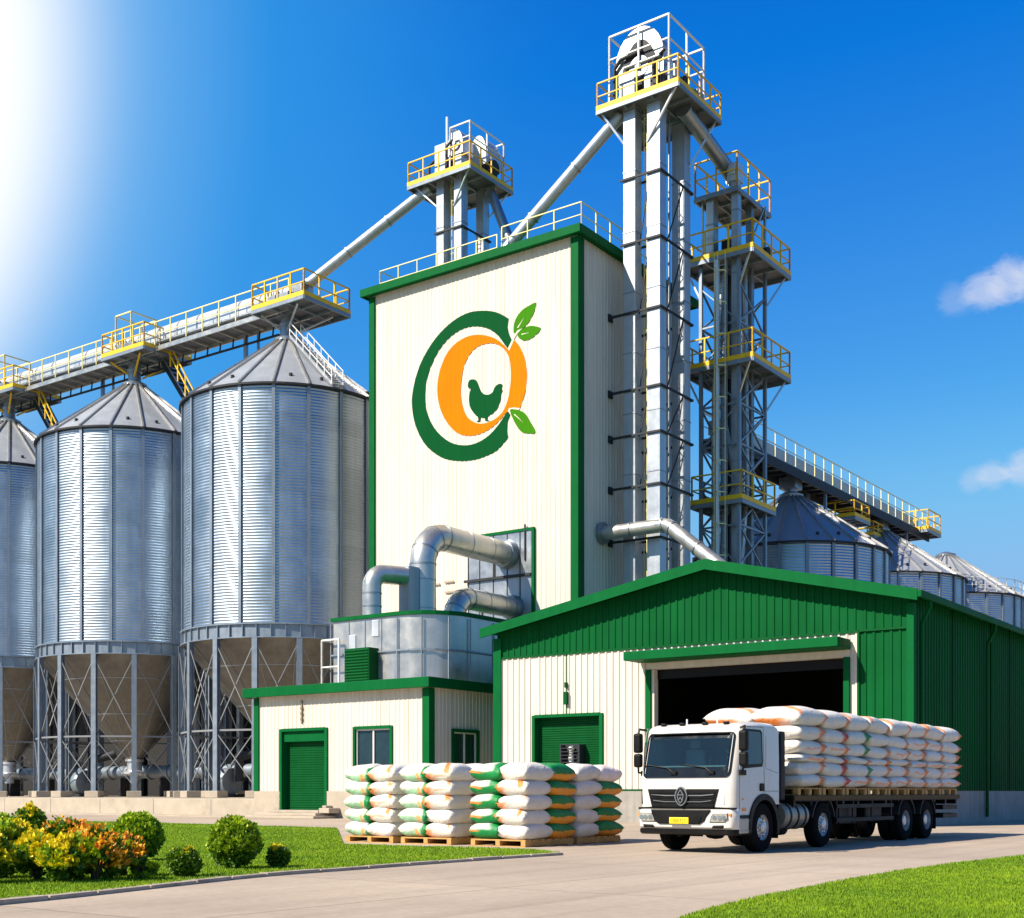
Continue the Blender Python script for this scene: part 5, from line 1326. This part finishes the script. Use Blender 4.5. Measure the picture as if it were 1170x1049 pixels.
def rrect(x0,x1,t0,t1,rx,rt,n=5):
    out=[]
    for cx,cy,a0 in ((x1-rx,t0+rt,-90),(x1-rx,t1-rt,0),(x0+rx,t1-rt,90),(x0+rx,t0+rt,180)):
        for i in range(n+1): a=R(a0+90*i/n); out.append((cx+rx*math.cos(a),cy+rt*math.sin(a)))
    return out
mb=MB(); o_=rrect(-1.15,1.15,-.10,1.06,.12,.14); i_=rrect(-1.04,1.04,.17,.90,.09,.09); n=len(o_)
for x,t in o_+i_: y,z=wsz(t); mb.v.append((x,y-.030+.06*(abs(x)/1.15)**8,z))
mb.f=[(k,(k+1)%n,n+(k+1)%n,n+k) for k in range(n)]; wsf=part('windscreen_surround',mb,mat('black_gloss',(.005,.0055,.007),.12,0,.1,3),cab)
wpanel(rrect(-1.05,1.05,.16,.91,.09,.09),.024,GL,'windscreen',cab)
for x0 in (-.28,.70):
    mb=MB(); q=lambda x,t,o=.055:(x,wsz(t)[0]-o,wsz(t)[1]); mb.tube([q(x0,.02),q(x0-.18,.15),q(x0-.72,.23)],.014,6); mb.beam(q(x0-.85,.22,.025),q(x0-.22,.16,.025),.03,.02); mb.box(x0-.1,x0+.06,-.04,.03,1.80,1.87); part('wiper',mb,BLACK,cab)
# side windows (both doors), seams, handles
SXO=HWD
for sg in (1,-1):
    X=lambda o: sg*(SXO+o)
    def sp_(pts,o0,o1,m,name,parent,bevel=0):
        mb=MB(); mb.prism(pts,X(o0),X(o1),lambda a,b,c:(c,a,b)); return part(name,mb,m,parent,bevel=bevel)
    dr_=sp_([(.40,1.93),(1.38,1.99),(1.41,2.10),(1.36,2.78),(1.28,2.84),(.50,2.84),(.44,2.76),(.34,2.36),(.30,2.0)],-.02,.006,BLACK,'door_window',tk)
    sp_([(.44,2.02),(1.31,2.06),(1.34,2.12),(1.29,2.74),(1.23,2.79),(.56,2.79),(.51,2.74),(.41,2.34),(.38,2.06)],-.01,.010,mat('side_glass',(.006,.045,.035),.05,0,.2,2,spec=.8,rvar=.02),'pane',dr_)
    mb=MB()
    for a,b in (((.24,.86),(.24,1.9)),((.24,1.9),(.30,2.5)),((.30,2.5),(.42,2.90)),((.42,2.90),(1.42,2.90)),((1.42,2.90),(1.50,1.40))): mb.beam((X(-.002),*a),(X(-.002),*b),.016,.016,up=(1,0,0))
    mb.beam((X(-.002),1.56,2.72),(X(-.002),1.56,1.95),.012); mb.beam((X(-.002),1.56,1.95),(X(-.002),2.2,1.85),.012); mb.beam((X(-.002),1.50,1.42),(X(-.002),2.3,1.42),.014)
    part('door_seam',mb,mat('seam_grey',(.25,.24,.22),.7),cab)
    mb=MB(); mb.box(min(X(-.01),X(.035)),max(X(-.01),X(.035)),1.24,1.46,1.42,1.60); part('door_handle',mb,BLACK,cab,bevel=.03)
    mb=MB(); mb.box(min(X(-.01),X(.02)),max(X(-.01),X(.02)),.22,.72,.80,.875); part('sill_strip',mb,BLACK,cab)
    mb=MB(); mb.box(min(X(-.25),X(.02)),max(X(-.25),X(.02)),.20,.74,.46,.79); mb.box(min(X(-.2),X(.035)),max(X(-.2),X(.035)),.26,.70,.50,.53); part('step_box',mb,mat('step_grey',(.42,.39,.33),.5,.2),cab,bevel=.02)
    mb=MB(); mb.box(min(X(0),X(.012)),max(X(0),X(.012)),.36,.55,.965,1.03); mb.box(min(X(0),X(.012)),max(X(0),X(.012)),.36,.43,1.215,1.255); parts('side_marker_lamp',mb,mat('orange_lamp',(.75,.22,.02),.3),cab)
    # arch lip
    mb=MB(); pr=[(AX[0]+rr*math.cos(R(a)),.56+rr*math.sin(R(a))) for rr,seq in ((.66,range(-14,196,10)),(.80,range(190,-20,-10))) for a in seq]
    mb.prism(pr,X(-.5),X(.035),lambda a,b,c:(c,a,b)); part('wheel_arch',mb,BLACK,cab)
    # mirror
    mb=MB(); mx=sg*(SXO+ (.20 if sg>0 else .03)); 
    mb.box(mx-.10,mx+.10,-.02,.13,1.98,2.30); mb.box(mx-.10,mx+.10,-.03,.14,2.32,2.78); mr_=part('mirror',mb,BLACK,tk,bevel=.05,seg=3)
    mb=MB(); mb.tube([(sg*(SXO-.02),.34,2.86),(mx,.10,2.88),(mx,.06,2.76)],.028,8); mb.tube([(sg*(SXO-.02),.30,1.84),(sg*(SXO+.1),.18,1.86),(mx,.06,2.0)],.025,8); mb.box(min(X(-.02),X(.06)),max(X(-.02),X(.06)),.22,.46,1.78,1.90); parts('mirror_arm',mb,BLACK,mr_)
mb=MB()
for x in (-.85,-.35,.25,.8): mb.box(x-.06,x+.06,.44,.54,2.95,3.02)
parts('roof_marker_lamp',mb,BLACK,cab,bevel=.015)
mb=MB(); mb.tube([(-.4,.8,3.0),(-.4,.8,3.12)],.02,6); mb.tube([(.35,.9,3.0),(.35,.9,3.1)],.02,6); parts('aerial',mb,WHITET,cab)
# grille
GB=mat('grille_black',(.006,.006,.0065),.5,0,.2,4,spec=.2)
def front(pts,y0,y1,m,name,parent,bevel=0): 
    mb=MB(); mb.prism(pts,y0,y1,lambda a,b,c:(a,c,b)); return part(name,mb,m,parent,bevel=bevel)
gr_=front([(-.98,1.47),(.88,1.47),(.74,1.03),(-.86,1.03)],-.045,.03,GB,'grille',tk,.015)
mb=MB()
for z,k in ((1.395,.0),(1.29,.02),(1.185,.04),(1.09,.05)): mb.box(-.90+k,.80-k,-.062,-.044,z-.028,z+.006)
parts('grille_slat',mb,BLACK,gr_)
mb=MB(); mb.prism([(-.86,1.335),(-.5,1.31),(.45,1.31),(.77,1.335),(.77,1.355),(.45,1.33),(-.5,1.33),(-.86,1.348)],-.075,-.05,lambda a,b,c:(a,c,b)); mb.prism([(-.80,1.20),(-.5,1.17),(.45,1.17),(.71,1.20),(.71,1.213),(.45,1.183),(-.5,1.183),(-.80,1.213)],-.075,-.05,lambda a,b,c:(a,c,b)); parts('grille_bar',mb,mat('bar_grey',(.30,.30,.31),.3,.6),gr_)
ex=-.05
def elps(rx,rz,n=28): return [(ex+rx*math.copysign(abs(math.cos(a))**1.15,math.cos(a)),1.305+rz*math.copysign(abs(math.sin(a))**1.15,math.sin(a))) for a in np.linspace(0,2*math.pi,n,endpoint=False)]
bd=front(elps(.165,.225),-.115,-.06,mat('badge_grey',(.34,.34,.35),.25,.8),'badge',tk); front(elps(.135,.19),-.125,-.11,BLACK,'badge_field',bd)
mb=MB()
for a,b in (((0,.15),(-.08,.02)),((0,.15),(.08,.02)),((-.08,.02),(-.05,-.1)),((.08,.02),(.05,-.1)),((-.05,-.1),(0,-.02)),((.05,-.1),(0,-.02)),((-.07,.03),(.07,.03)),((0,-.16),(-.07,-.08)),((0,-.16),(.07,-.08))): mb.beam((ex+a[0],-.13,1.305+a[1]),(ex+b[0],-.13,1.305+b[1]),.022,.02,up=(0,1,0))
part('badge_mark',mb,MATS['badge_grey'],bd)
front([(-1.24,1.00),(1.24,1.00),(1.24,1.045),(.74,1.06),(-.86,1.06),(-1.24,1.045)],-.012,.2,BLACK,'bumper_gap',cab)
for s0,s1 in ((-1.185,-1.13),(.98,1.02)):
    front([(s0,1.12),(s1,1.12),(s1,1.47),(s0,1.47)],-.016+(.05 if s0<0 else 0),.08,BLACK if s0<0 else mat('groove_grey',(.45,.44,.42),.6),'air_deflector',cab)
front([(-1.0,2.735+.0),(.0,2.745),(1.0,2.735),(1.0,2.75),(-1.0,2.75)],.2,.3,BLACK,'sun_visor_edge',cab)
# bumper
bout=[(-.02,.555,FN),(-.07,.60,FN),(-.09,.82,FN),(-.05,1.0,FN),(.02,1.015,FN),(.30,1.01,ZN),(.30,.555,ZN)]
bm_=part('bumper',loft(bout,stations(1.275,.22)),WPAINT,tk,smooth=32)
bout=[(.02,.42,FN),(-.05,.46,FN),(-.055,.53,FN),(.0,.56,FN),(.5,.56,ZN),(.72,.5,ZN),(.3,.42,ZN)]
part('bumper_lip',loft(bout,stations(1.27,.22)),BLACK,bm_,smooth=32)
front([(-.86,1.0),(.70,1.0),(.55,.74),(.42,.665),(-.64,.665),(-.77,.74)],-.115,-.05,GB,'lower_grille',tk,.02)
front([(-.66,.84),(.50,.84),(.42,.69),(-.62,.69)],-.13,-.11,BLACK,'intake',bm_)
pl_=front([(-.33,.675),(.17,.675),(.17,.82),(-.33,.82)],-.155,-.128,mat('plate_yellow',(.80,.60,.01),.4,0,.05,3),'number_plate',tk,.006)
mb=MB(); rs=random.Random(4)
for k in range(7):
    x=-.27+k*.055
    for q in rs.sample([(0,.0,.028,.014),(0,.07,.028,.014),(0,.035,.028,.014),(-.004,0,.010,.084),(.022,0,.010,.084)],3): mb.box(x+q[0],x+q[0]+q[2],-.159,-.1545,.705+q[1],.705+q[1]+q[3])
part('plate_characters',mb,mat('plate_ink',(.16,.10,.01),.6),pl_)
LENS=mat('lamp_lens',(.42,.40,.36),.08,.35,.35,9,spec=.9)
for sg in (1,-1):
    a=[(.69,.71),(1.08,.715),(1.16,.80),(1.15,.925),(.80,.92),(.74,.86)]
    pts=[(sg*x-.02,z) for x,z in a]
    hl=front(pts,-.10 if 1 else 0,.05,mat('lamp_housing',(.16,.155,.15),.3,.4),'headlight',tk,.01)
    pts=[(sg*(.71+(x-.69)*.90+.02)-.02,.82+(z-.82)*.82) for x,z in a]; front(pts,-.112,-.09,LENS,'lens',hl)
    mb=MB()
    for cx in (.83,.97,1.08): mb.lathe([(0,-.118),(.045,-.118),(.055,-.105)],14,(0,0,0),'z'); 
    mb=MB()
    for cx in (.84,.97,1.075): mb.tube([(sg*cx-.02,-.125,.82),(sg*cx-.02,-.10,.82)],.055,14)
    parts('bulb_reflector',mb,CHROME,hl)
    front([(sg*.74-.02,.575),(sg*1.03-.02,.575),(sg*1.06-.02,.655),(sg*.78-.02,.645)],-.10,.02,BLACK,'fog_lamp',bm_,.02)
    front([(sg*1.165-.02,.85),(sg*1.215-.02,.85),(sg*1.215-.02,.91),(sg*1.165-.02,.91)],-.055,.1,MATS['orange_lamp'],'indicator',bm_)
# back of cab: snorkel stack and tie frame
mb=MB(); mb.box(.72,1.22,2.42,2.72,1.2,2.86); mb.box(-1.22,-.72,2.42,2.72,1.2,2.86); mb.box(-1.1,1.1,2.5,2.66,1.2,2.7); parts('air_intake_stack',mb,BLACK,tk,bevel=.05)
# chassis
mb=MB(); ED=15.35
for x in (-.45,.45): mb.box(x-.06,x+.06,.7,ED-.2,.72,1.02)
for y in np.arange(2.8,ED-.2,1.2): mb.box(-.45,.45,y,y+.1,.76,.98)
part('chassis_rail',mb,BLACK,tk)
mb=MB()
for y in AX: mb.tube([(-1.0,y,WR),(1.0,y,WR)],.10,12); mb.lathe([(0,-.2),(.28,-.16),(.3,0),(.28,.16),(0,.2)],16,(0,y,WR),'x'); mb.box(-.95,-.75,y-.7,y+.7,.72,.8); mb.box(.75,.95,y-.7,y+.7,.72,.8)
mb.tube([(0,2.5,.75),(0,10.7,.62)],.09,10); part('axle',mb,DARKM,tk)
mb=MB(); mb.box(-1.25,1.25,3.1,ED,1.17,1.32); 
for y in np.arange(3.2,ED,1.0): mb.box(-1.2,1.2,y,y+.12,1.03,1.169)
bed=part('flatbed',mb,BLACK,tk)
mb=MB()
for x in (-1.27,1.27): mb.box(x-.02,x+.02,3.1,ED,1.2,1.31)
part('bed_edge',mb,mat('bed_ochre',(.10,.06,.02),.7,0,.2,3,spec=.2),bed)
# tank, guards, boxes
for sg in (1,-1):
    mb=MB(); mb.tube([(sg*.92,2.75,.82),(sg*.92,2.80,.82),(sg*.92,4.0,.82),(sg*.92,4.05,.82)],.33,26,rs=[.28,.33,.33,.28]); ft=part('fuel_tank',mb,mat('tank_alloy',(.30,.27,.22),.42,.4,.1,2),tk,smooth=40)
    mb=MB()
    for y in (2.98,3.4,3.82): mb.tube([(sg*.92,y-.035,.82),(sg*.92,y+.035,.82)],.345,26)
    part('tank_strap',mb,BLACK,ft)
    mb=MB(); 
    for z in (.62,.98): mb.box(min(sg*1.2,sg*1.24),max(sg*1.2,sg*1.24),5.75,9.75,z,z+.10)
    for y in (5.8,6.9,8.2,9.65): mb.box(min(sg*1.16,sg*1.2),max(sg*1.16,sg*1.2),y,y+.07,.58,1.17)
    part('side_guard',mb,mat('guard_grey',(.02,.02,.02),.6,0,spec=.2),tk)
    mb=MB(); mb.box(min(sg*.55,sg*1.1),max(sg*.55,sg*1.1),6.2,7.4,.55,1.1); mb.box(min(sg*.6,sg*1.1),max(sg*.6,sg*1.1),8.0,9.2,.6,1.1); parts('tool_box',mb,BLACK,tk,bevel=.03)
    for y,hw in ((AX[1],.66),(AX[2],.64),(AX[3],.64)):
        mb=MB(); pr=[(y+rr*math.cos(R(a)),WR+rr*math.sin(R(a))) for rr,seq in ((hw+.03,range(15,166,10)),(hw+.065,range(165,14,-10))) for a in seq]; mb.prism(pr,sg*.72,sg*1.26,lambda a,b,c:(c,a,b)); part('mudguard',mb,mat('mudguard_black',(.02,.02,.021),.5,spec=.25),tk)
    mb=MB(); mb.box(min(sg*.75,sg*1.24),max(sg*.75,sg*1.24),AX[3]+.72,AX[3]+.75,.28,1.1); mb.box(min(sg*.8,sg*1.22),max(sg*.8,sg*1.22),2.28,2.31,.3,1.1); parts('mud_flap',mb,RUBBER,tk)
mb=MB(); mb.box(-1.2,1.2,ED-.25,ED-.15,.62,.74); mb.box(-1.2,1.2,ED-.25,ED-.15,.86,1.0)
for x in (-.5,.5): mb.box(x-.06,x+.06,ED-.3,ED-.2,.62,1.1)
for z in (.60,.86): mb.box(.9,1.24,13.9,ED-.1,z,z+.13)
parts('rear_underrun_bar',mb,BLACK,tk)
# wheels
TYRE=[(.30,-.15),(.36,-.165),(.50,-.165),(.555,-.14),(.572,-.10),(.575,-.06),(.562,-.055),(.562,-.04),(.575,-.035),(.575,.035),(.562,.04),(.562,.055),(.575,.06),(.572,.10),(.555,.14),(.50,.165),(.36,.165),(.30,.15)]
RIMA=[(.305,.15),(.325,.155),(.315,.12),(.285,.08),(.255,.065),(.20,.10),(.14,.11),(.135,.17),(.10,.19),(0,.19)]
RIMB=[(.305,.15),(.325,.155),(.315,.12),(.29,-.02),(.25,-.05),(.20,-.06),(.17,-.05),(.165,.08),(.13,.11),(0,.11)]
STEEL=mat('rim_steel',(.58,.57,.56),.35,.6,.1,4,dirt=(.22,.18,.13)); 
def wheel(x,y,sg,rim,dual):
    w=bpy.data.objects.new('wheel',None); w.empty_display_size=.2; link(w,tk); w.location=(x,y,WR); w.rotation_euler=(0,0,0 if sg>0 else math.pi)
    mb=MB(); mb.lathe(TYRE,48,(0,0,0),'x')
    if dual: mb.lathe(TYRE,48,(-.36,0,0),'x')
    part('tyre',mb,RUBBER,w,smooth=30)
    mb=MB(); mb.lathe(rim,36,(0,0,0),'x'); mb.lathe([(.30,.15),(.28,-.15)],36,(0,0,0),'x')
    rm=part('rim',mb,STEEL,w,smooth=35)
    mb=MB(); q=.125 if rim is RIMA else -.035
    for k in range(10): a=2*math.pi*k/10; rr=.17 if rim is RIMA else .21; mb.tube([(q-.05,rr*math.cos(a),rr*math.sin(a)),(q+.03,rr*math.cos(a),rr*math.sin(a))],.018,6)
    parts('wheel_nut',mb,CHROME,w)
    mb=MB()
    for k in range(10):
        a=2*math.pi*(k+.5)/10; rr=.235 if rim is RIMA else .265; mb.tube([((.07 if rim is RIMA else -.05),rr*math.cos(a),rr*math.sin(a)),((.088 if rim is RIMA else -.028),rr*math.cos(a),rr*math.sin(a))],.026,8)
    parts('hand_hole',mb,BLACK,w)
for i,y in enumerate(AX):
    for sg in (1,-1): wheel(sg*(1.09 if i<2 else 1.08),y,sg,RIMA if i<2 else RIMB,i>=2)
# ---- pallets and sack load on the bed
NC=8; Y0=3.35; CP=1.49
for k in range(NC):
    pallet(0,0,2.5,CP-.05,'wooden pallet on the truck bed under sack row %s behind cab'%(['one','two','three','four','five','six','seven','eight'][k]),group='pallets on the truck bed',blocks=True,root=TW(1.25,Y0+k*CP,1.322),rot=TR)
ZL=[1.52]; HL=[.30,.34,.19,.34,.35,.38]
for h in HL: ZL.append(ZL[-1]+h)
LN=['bottom','second','thin third','fourth','fifth','top']; ROW=['first','second','third','fourth','fifth','sixth','seventh','last']
rs=np.random.default_rng(11)
for k in range(NC):
    for sdx,sn in ((.64,'near'),(-.64,'far')):
        for l in range(6):
            kind='load'
            if k==1 and l in (0,1,2,4): kind='loadred'
            if k==2 and l in (1,3,4): kind='loadgreen' 
            if l==5: kind='top'
            T_=HL[l]*1.26
            me=sack(kind,int(rs.integers(0,3)),ML,(1.42,CP*1.10,round(T_,2)),.25 if l==5 else 0)
            o=bpy.data.objects.new('feed_sack',me); link(o)
            o.location=TW(sdx+rs.uniform(-.03,.03),Y0+(k+.5)*CP-.02+rs.uniform(-.03,.03),(ZL[l]+ZL[l+1])/2-.012*k*(l/5)+(.03 if l==5 else 0))
            o.rotation_euler=(R(rs.uniform(-1,1)),R(rs.uniform(-1.2,1.2)),TR+R(rs.uniform(-2.5,2.5)))
            what={'load':'white sack','loadred':'red ended white sack','loadgreen':'green ended white sack','top':'plump orange printed white sack'}[kind]
            if k==0 and l==5 and sn=='far': tx='white sack with orange edge peeking over the truck cab roof'
            else: tx='%s, %s layer, %s row behind cab, %s side of load'%(what,LN[l],ROW[k],sn)
            tag(o,tx,'sack','sacks loaded on the truck')
# ================================================================== SHRUBS
def leaf_mat(name, cols, trans=.3):
    m=bpy.data.materials.new(name); m.use_nodes=True; nt=m.node_tree; L=nt.links; b=nt.nodes['Principled BSDF']; b.inputs['Roughness'].default_value=.55
    g=_n(nt,'ShaderNodeNewGeometry'); cr=_n(nt,'ShaderNodeValToRGB'); e=cr.color_ramp.elements
    e[0].position=0; e[0].color=(*cols[0],1); e[1].position=1; e[1].color=(*cols[-1],1)
    for i,c in enumerate(cols[1:-1]): k=e.new((i+1)/(len(cols)-1)); k.color=(*c,1)
    L.new(g.outputs['Random Per Island'],cr.inputs['Fac']); L.new(cr.outputs['Color'],b.inputs['Base Color'])
    tr=_n(nt,'ShaderNodeBsdfTranslucent'); L.new(cr.outputs['Color'],tr.inputs['Color']); ms=_n(nt,'ShaderNodeMixShader'); ms.inputs[0].default_value=trans
    L.new(b.outputs[0],ms.inputs[1]); L.new(tr.outputs[0],ms.inputs[2]); L.new(ms.outputs[0],nt.nodes['Material Output'].inputs['Surface']); return m
LFG=leaf_mat('leaves_green',[(.04,.10,.004),(.085,.19,.005),(.15,.28,.007)])
LFL=leaf_mat('leaves_lime',[(.14,.28,.005),(.27,.41,.007),(.46,.54,.012)])
LFY=leaf_mat('leaves_yellow',[(.55,.50,.006),(.80,.62,.008),(.85,.70,.02)])
LFO=leaf_mat('blossom_orange',[(.72,.20,.008),(.85,.36,.012),(.88,.52,.025)])
STM=mat('stem_brown',(.07,.045,.025),.9,0,.3,8)
def leaves(n, c, rad, size, seed, lo=.55, zmin=-9, up=.35, asp=.45, clump=0):
    rs=np.random.default_rng(seed)
    d=rs.normal(size=(n,3)); d/=np.linalg.norm(d,axis=1)[:,None]
    if clump:
        cc=rs.normal(size=(clump,3)); cc/=np.linalg.norm(cc,axis=1)[:,None]; k=rs.integers(0,clump,n); d=cc[k]+d*.28; d/=np.linalg.norm(d,axis=1)[:,None]
        rr=(rs.uniform(.72,1.1,clump))[k]
    else: rr=1+.09*np.sin(d[:,0]*7+seed)*np.cos(d[:,2]*6+d[:,1]*5)+.05*np.sin(d[:,1]*13+seed*2)*np.sin(d[:,2]*11)
    rad_=np.asarray(rad,float); t=(lo+(1-lo)*rs.random(n)**.55)*rr*(1+.05*rs.normal(size=n))
    p=np.asarray(c,float)+d*t[:,None]*rad_
    k=p[:,2]>zmin; p=p[k]; d=d[k]; m=len(p)
    ax=d+np.array([0,0,up])+rs.normal(size=(m,3))*.55; ax/=np.linalg.norm(ax,axis=1)[:,None]
    sd=np.cross(ax,d+rs.normal(size=(m,3))*.7); sd/=np.linalg.norm(sd,axis=1)[:,None]+1e-9
    s=size*(.6+.8*rs.random(m))[:,None]
    nrm=np.cross(ax,sd)
    v=np.stack([p-ax*s*.5,p+sd*s*asp+nrm*s*.10,p+ax*s*.6,p-sd*s*asp+nrm*s*.10],1)
    return v.reshape(-1,3)
def leaf_mesh(name, vs_list, m):
    v=np.concatenate(vs_list); q=len(v)//4; me=bpy.data.meshes.new(name); me.vertices.add(len(v)); me.vertices.foreach_set('co',v.ravel())
    me.loops.add(len(v)); me.loops.foreach_set('vertex_index',np.arange(len(v),dtype=np.int32)); me.polygons.add(q)
    me.polygons.foreach_set('loop_start',np.arange(0,len(v),4,dtype=np.int32)); me.polygons.foreach_set('loop_total',np.full(q,4,np.int32)); me.update(); me.validate(); me.materials.append(m); return me
SEED=[20]
def shrub(label, px, py, rad, hc, kind, n=2600, size=.07, name='shrub', group=None, trunk=True):
    X,Y=gr(px,py,.05); SEED[0]+=7; s=SEED[0]
    t=thing_at(name,label,'shrub',(X,Y,.05),random.uniform(0,6.28),group)
    if kind in ('orange','yellow'): rad=(rad[0],rad[1],rad[2]*.86); hc*=.88
    c=(0,0,hc); out=[]
    if kind=='ball':
        part('foliage',leaf_mesh('foliage',[leaves(n,c,rad,size,s,.62,.02)],LFG),LFG,t)
        part('lime_highlight',leaf_mesh('highlight_leaves',[leaves(int(n*.7),(0,0,hc+rad[2]*.06),rad,size*1.05,s+1,.92,hc-rad[2]*.3,.9)],LFL),LFL,t)  # lime leaves put the highlight on the ball's top into its colour
    elif kind=='yellowball':
        part('foliage',leaf_mesh('foliage',[leaves(n,c,rad,size,s,.6,.02)],LFG),LFG,t)
        part('yellow_tips',leaf_mesh('tips',[leaves(int(n*.40),(0,0,hc+rad[2]*.22),(rad[0]*.8,rad[1]*.8,rad[2]),size,s+1,.8,hc+rad[2]*.35,1.2,clump=16)],LFY),LFY,t)
    elif kind=='yellow':
        part('foliage',leaf_mesh('foliage',[leaves(n,c,rad,size,s,.5,.02,clump=26)],LFG),LFG,t)
        part('lime_leaves',leaf_mesh('lime',[leaves(int(n*.5),(0,0,hc+.03),rad,size,s+3,.8,hc-rad[2]*.3,.8,clump=30)],LFL),LFL,t)
        part('yellow_leaves',leaf_mesh('tips',[leaves(int(n*1.1),(0,0,hc+rad[2]*.10),(rad[0]*1.03,rad[1]*1.03,rad[2]*1.02),size*1.1,s+1,.86,hc-rad[2]*.15,1.0,clump=46)],LFY),LFY,t)
    elif kind=='orange':
        part('foliage',leaf_mesh('foliage',[leaves(n,c,rad,size,s,.45,.02,clump=30)],LFG),LFG,t)
        part('lime_leaves',leaf_mesh('lime',[leaves(int(n*.25),c,rad,size,s+3,.85,hc-rad[2]*.2,.8,clump=20)],LFL),LFL,t)
        part('blossoms',leaf_mesh('tips',[leaves(int(n*.36),(0,0,hc+rad[2]*.06),(rad[0]*1.04,rad[1]*1.04,rad[2]*1.06),size*1.0,s+1,.92,hc-rad[2]*.45,1.0,clump=60)],LFO),LFO,t)
    elif kind=='lime':
        part('foliage',leaf_mesh('foliage',[leaves(n,c,rad,size,s,.4,.02,clump=18)],LFG),LFG,t)
        part('lime_leaves',leaf_mesh('lime',[leaves(n,(0,0,hc+rad[2]*.1),rad,size,s+3,.7,.02,.9,clump=20)],LFL),LFL,t)
    if kind=='ball': part('stray_shoots',leaf_mesh('shoots',[leaves(160,(0,0,hc+rad[2]*.08),(rad[0]*1.09,rad[1]*1.09,rad[2]*1.12),size,s+5,.96,hc,1.6,clump=26)],LFL),LFL,t)
    mb=MB(); rs=random.Random(s)
    for k in range(6 if kind!='ball' else 9):
        a=rs.uniform(0,6.28); q=Vector((math.cos(a)*rad[0]*.55,math.sin(a)*rad[1]*.55,hc+rad[2]*rs.uniform(-.1,.5))); mb.tube([(0,0,-.06),(q.x*.3,q.y*.3,hc*.45),q],.02,6,rs=[.03,.02,.008])
    part('stem',mb,STM,t)
    return t
G='shrubs in the lawn bed'
shrub('large clipped ball shrub standing alone on the lawn, clear of the flower bed',268,993,(.43,.43,.42),.45,'ball',6000,.055,'ball_shrub')
shrub('clipped ball shrub behind the orange flowering shrubs',157,984,(.46,.46,.45),.46,'ball',6000,.058,'ball_shrub')
shrub('small round shrub with yellow growing tips at the far back of the bed',33,966,(.47,.47,.46),.50,'yellowball',2600,.075,'ball_shrub')
shrub('round dark green shrub beside the tall yellow shrub, mostly out of view',-6,968,(.45,.45,.40),.42,'ball',2000,.075,'ball_shrub')
shrub('low green ball with an orange yellow flower crown',210,1002,(.27,.27,.24),.24,'yellowball',2200,.05,'ball_shrub')
shrub('small yellow tipped tuft between the lone ball shrub and the kerb',318,991,(.22,.22,.20),.19,'yellowball',1300,.05,'tuft_shrub')
shrub('tiny lime green fern like tuft beside the orange shrub',163,1005,(.24,.24,.19),.17,'lime',1100,.055,'tuft_shrub')
shrub('largest orange flowering shrub, between the yellow shrubs and the clipped ball',108,1007,(.50,.45,.46),.46,'orange',4200,.065,'flowering_shrub')
shrub('orange flowering shrub leaning in front of the ball shrub',140,1002,(.36,.34,.36),.38,'orange',2600,.062,'flowering_shrub')
shrub('loose green and orange shrub poking up behind the yellow ones',74,992,(.42,.4,.46),.56,'orange',2400,.07,'flowering_shrub')
shrub('bright yellow leaved shrub touching the orange flowering shrub',72,1009,(.34,.34,.36),.37,'yellow',2800,.062,'yellow_shrub')
shrub('bright yellow leaved shrub between two other yellow shrubs at the bed front',42,1006,(.37,.36,.40),.40,'yellow',2800,.062,'yellow_shrub')
shrub('tallest yellow shrub, farthest from the orange flowers',5,1004,(.42,.40,.50),.50,'yellow',3200,.066,'yellow_shrub')
shrub('yellow topped shrub hardly in view at the end of the bed',-22,1010,(.40,.40,.46),.44,'yellow',2600,.066,'yellow_shrub')
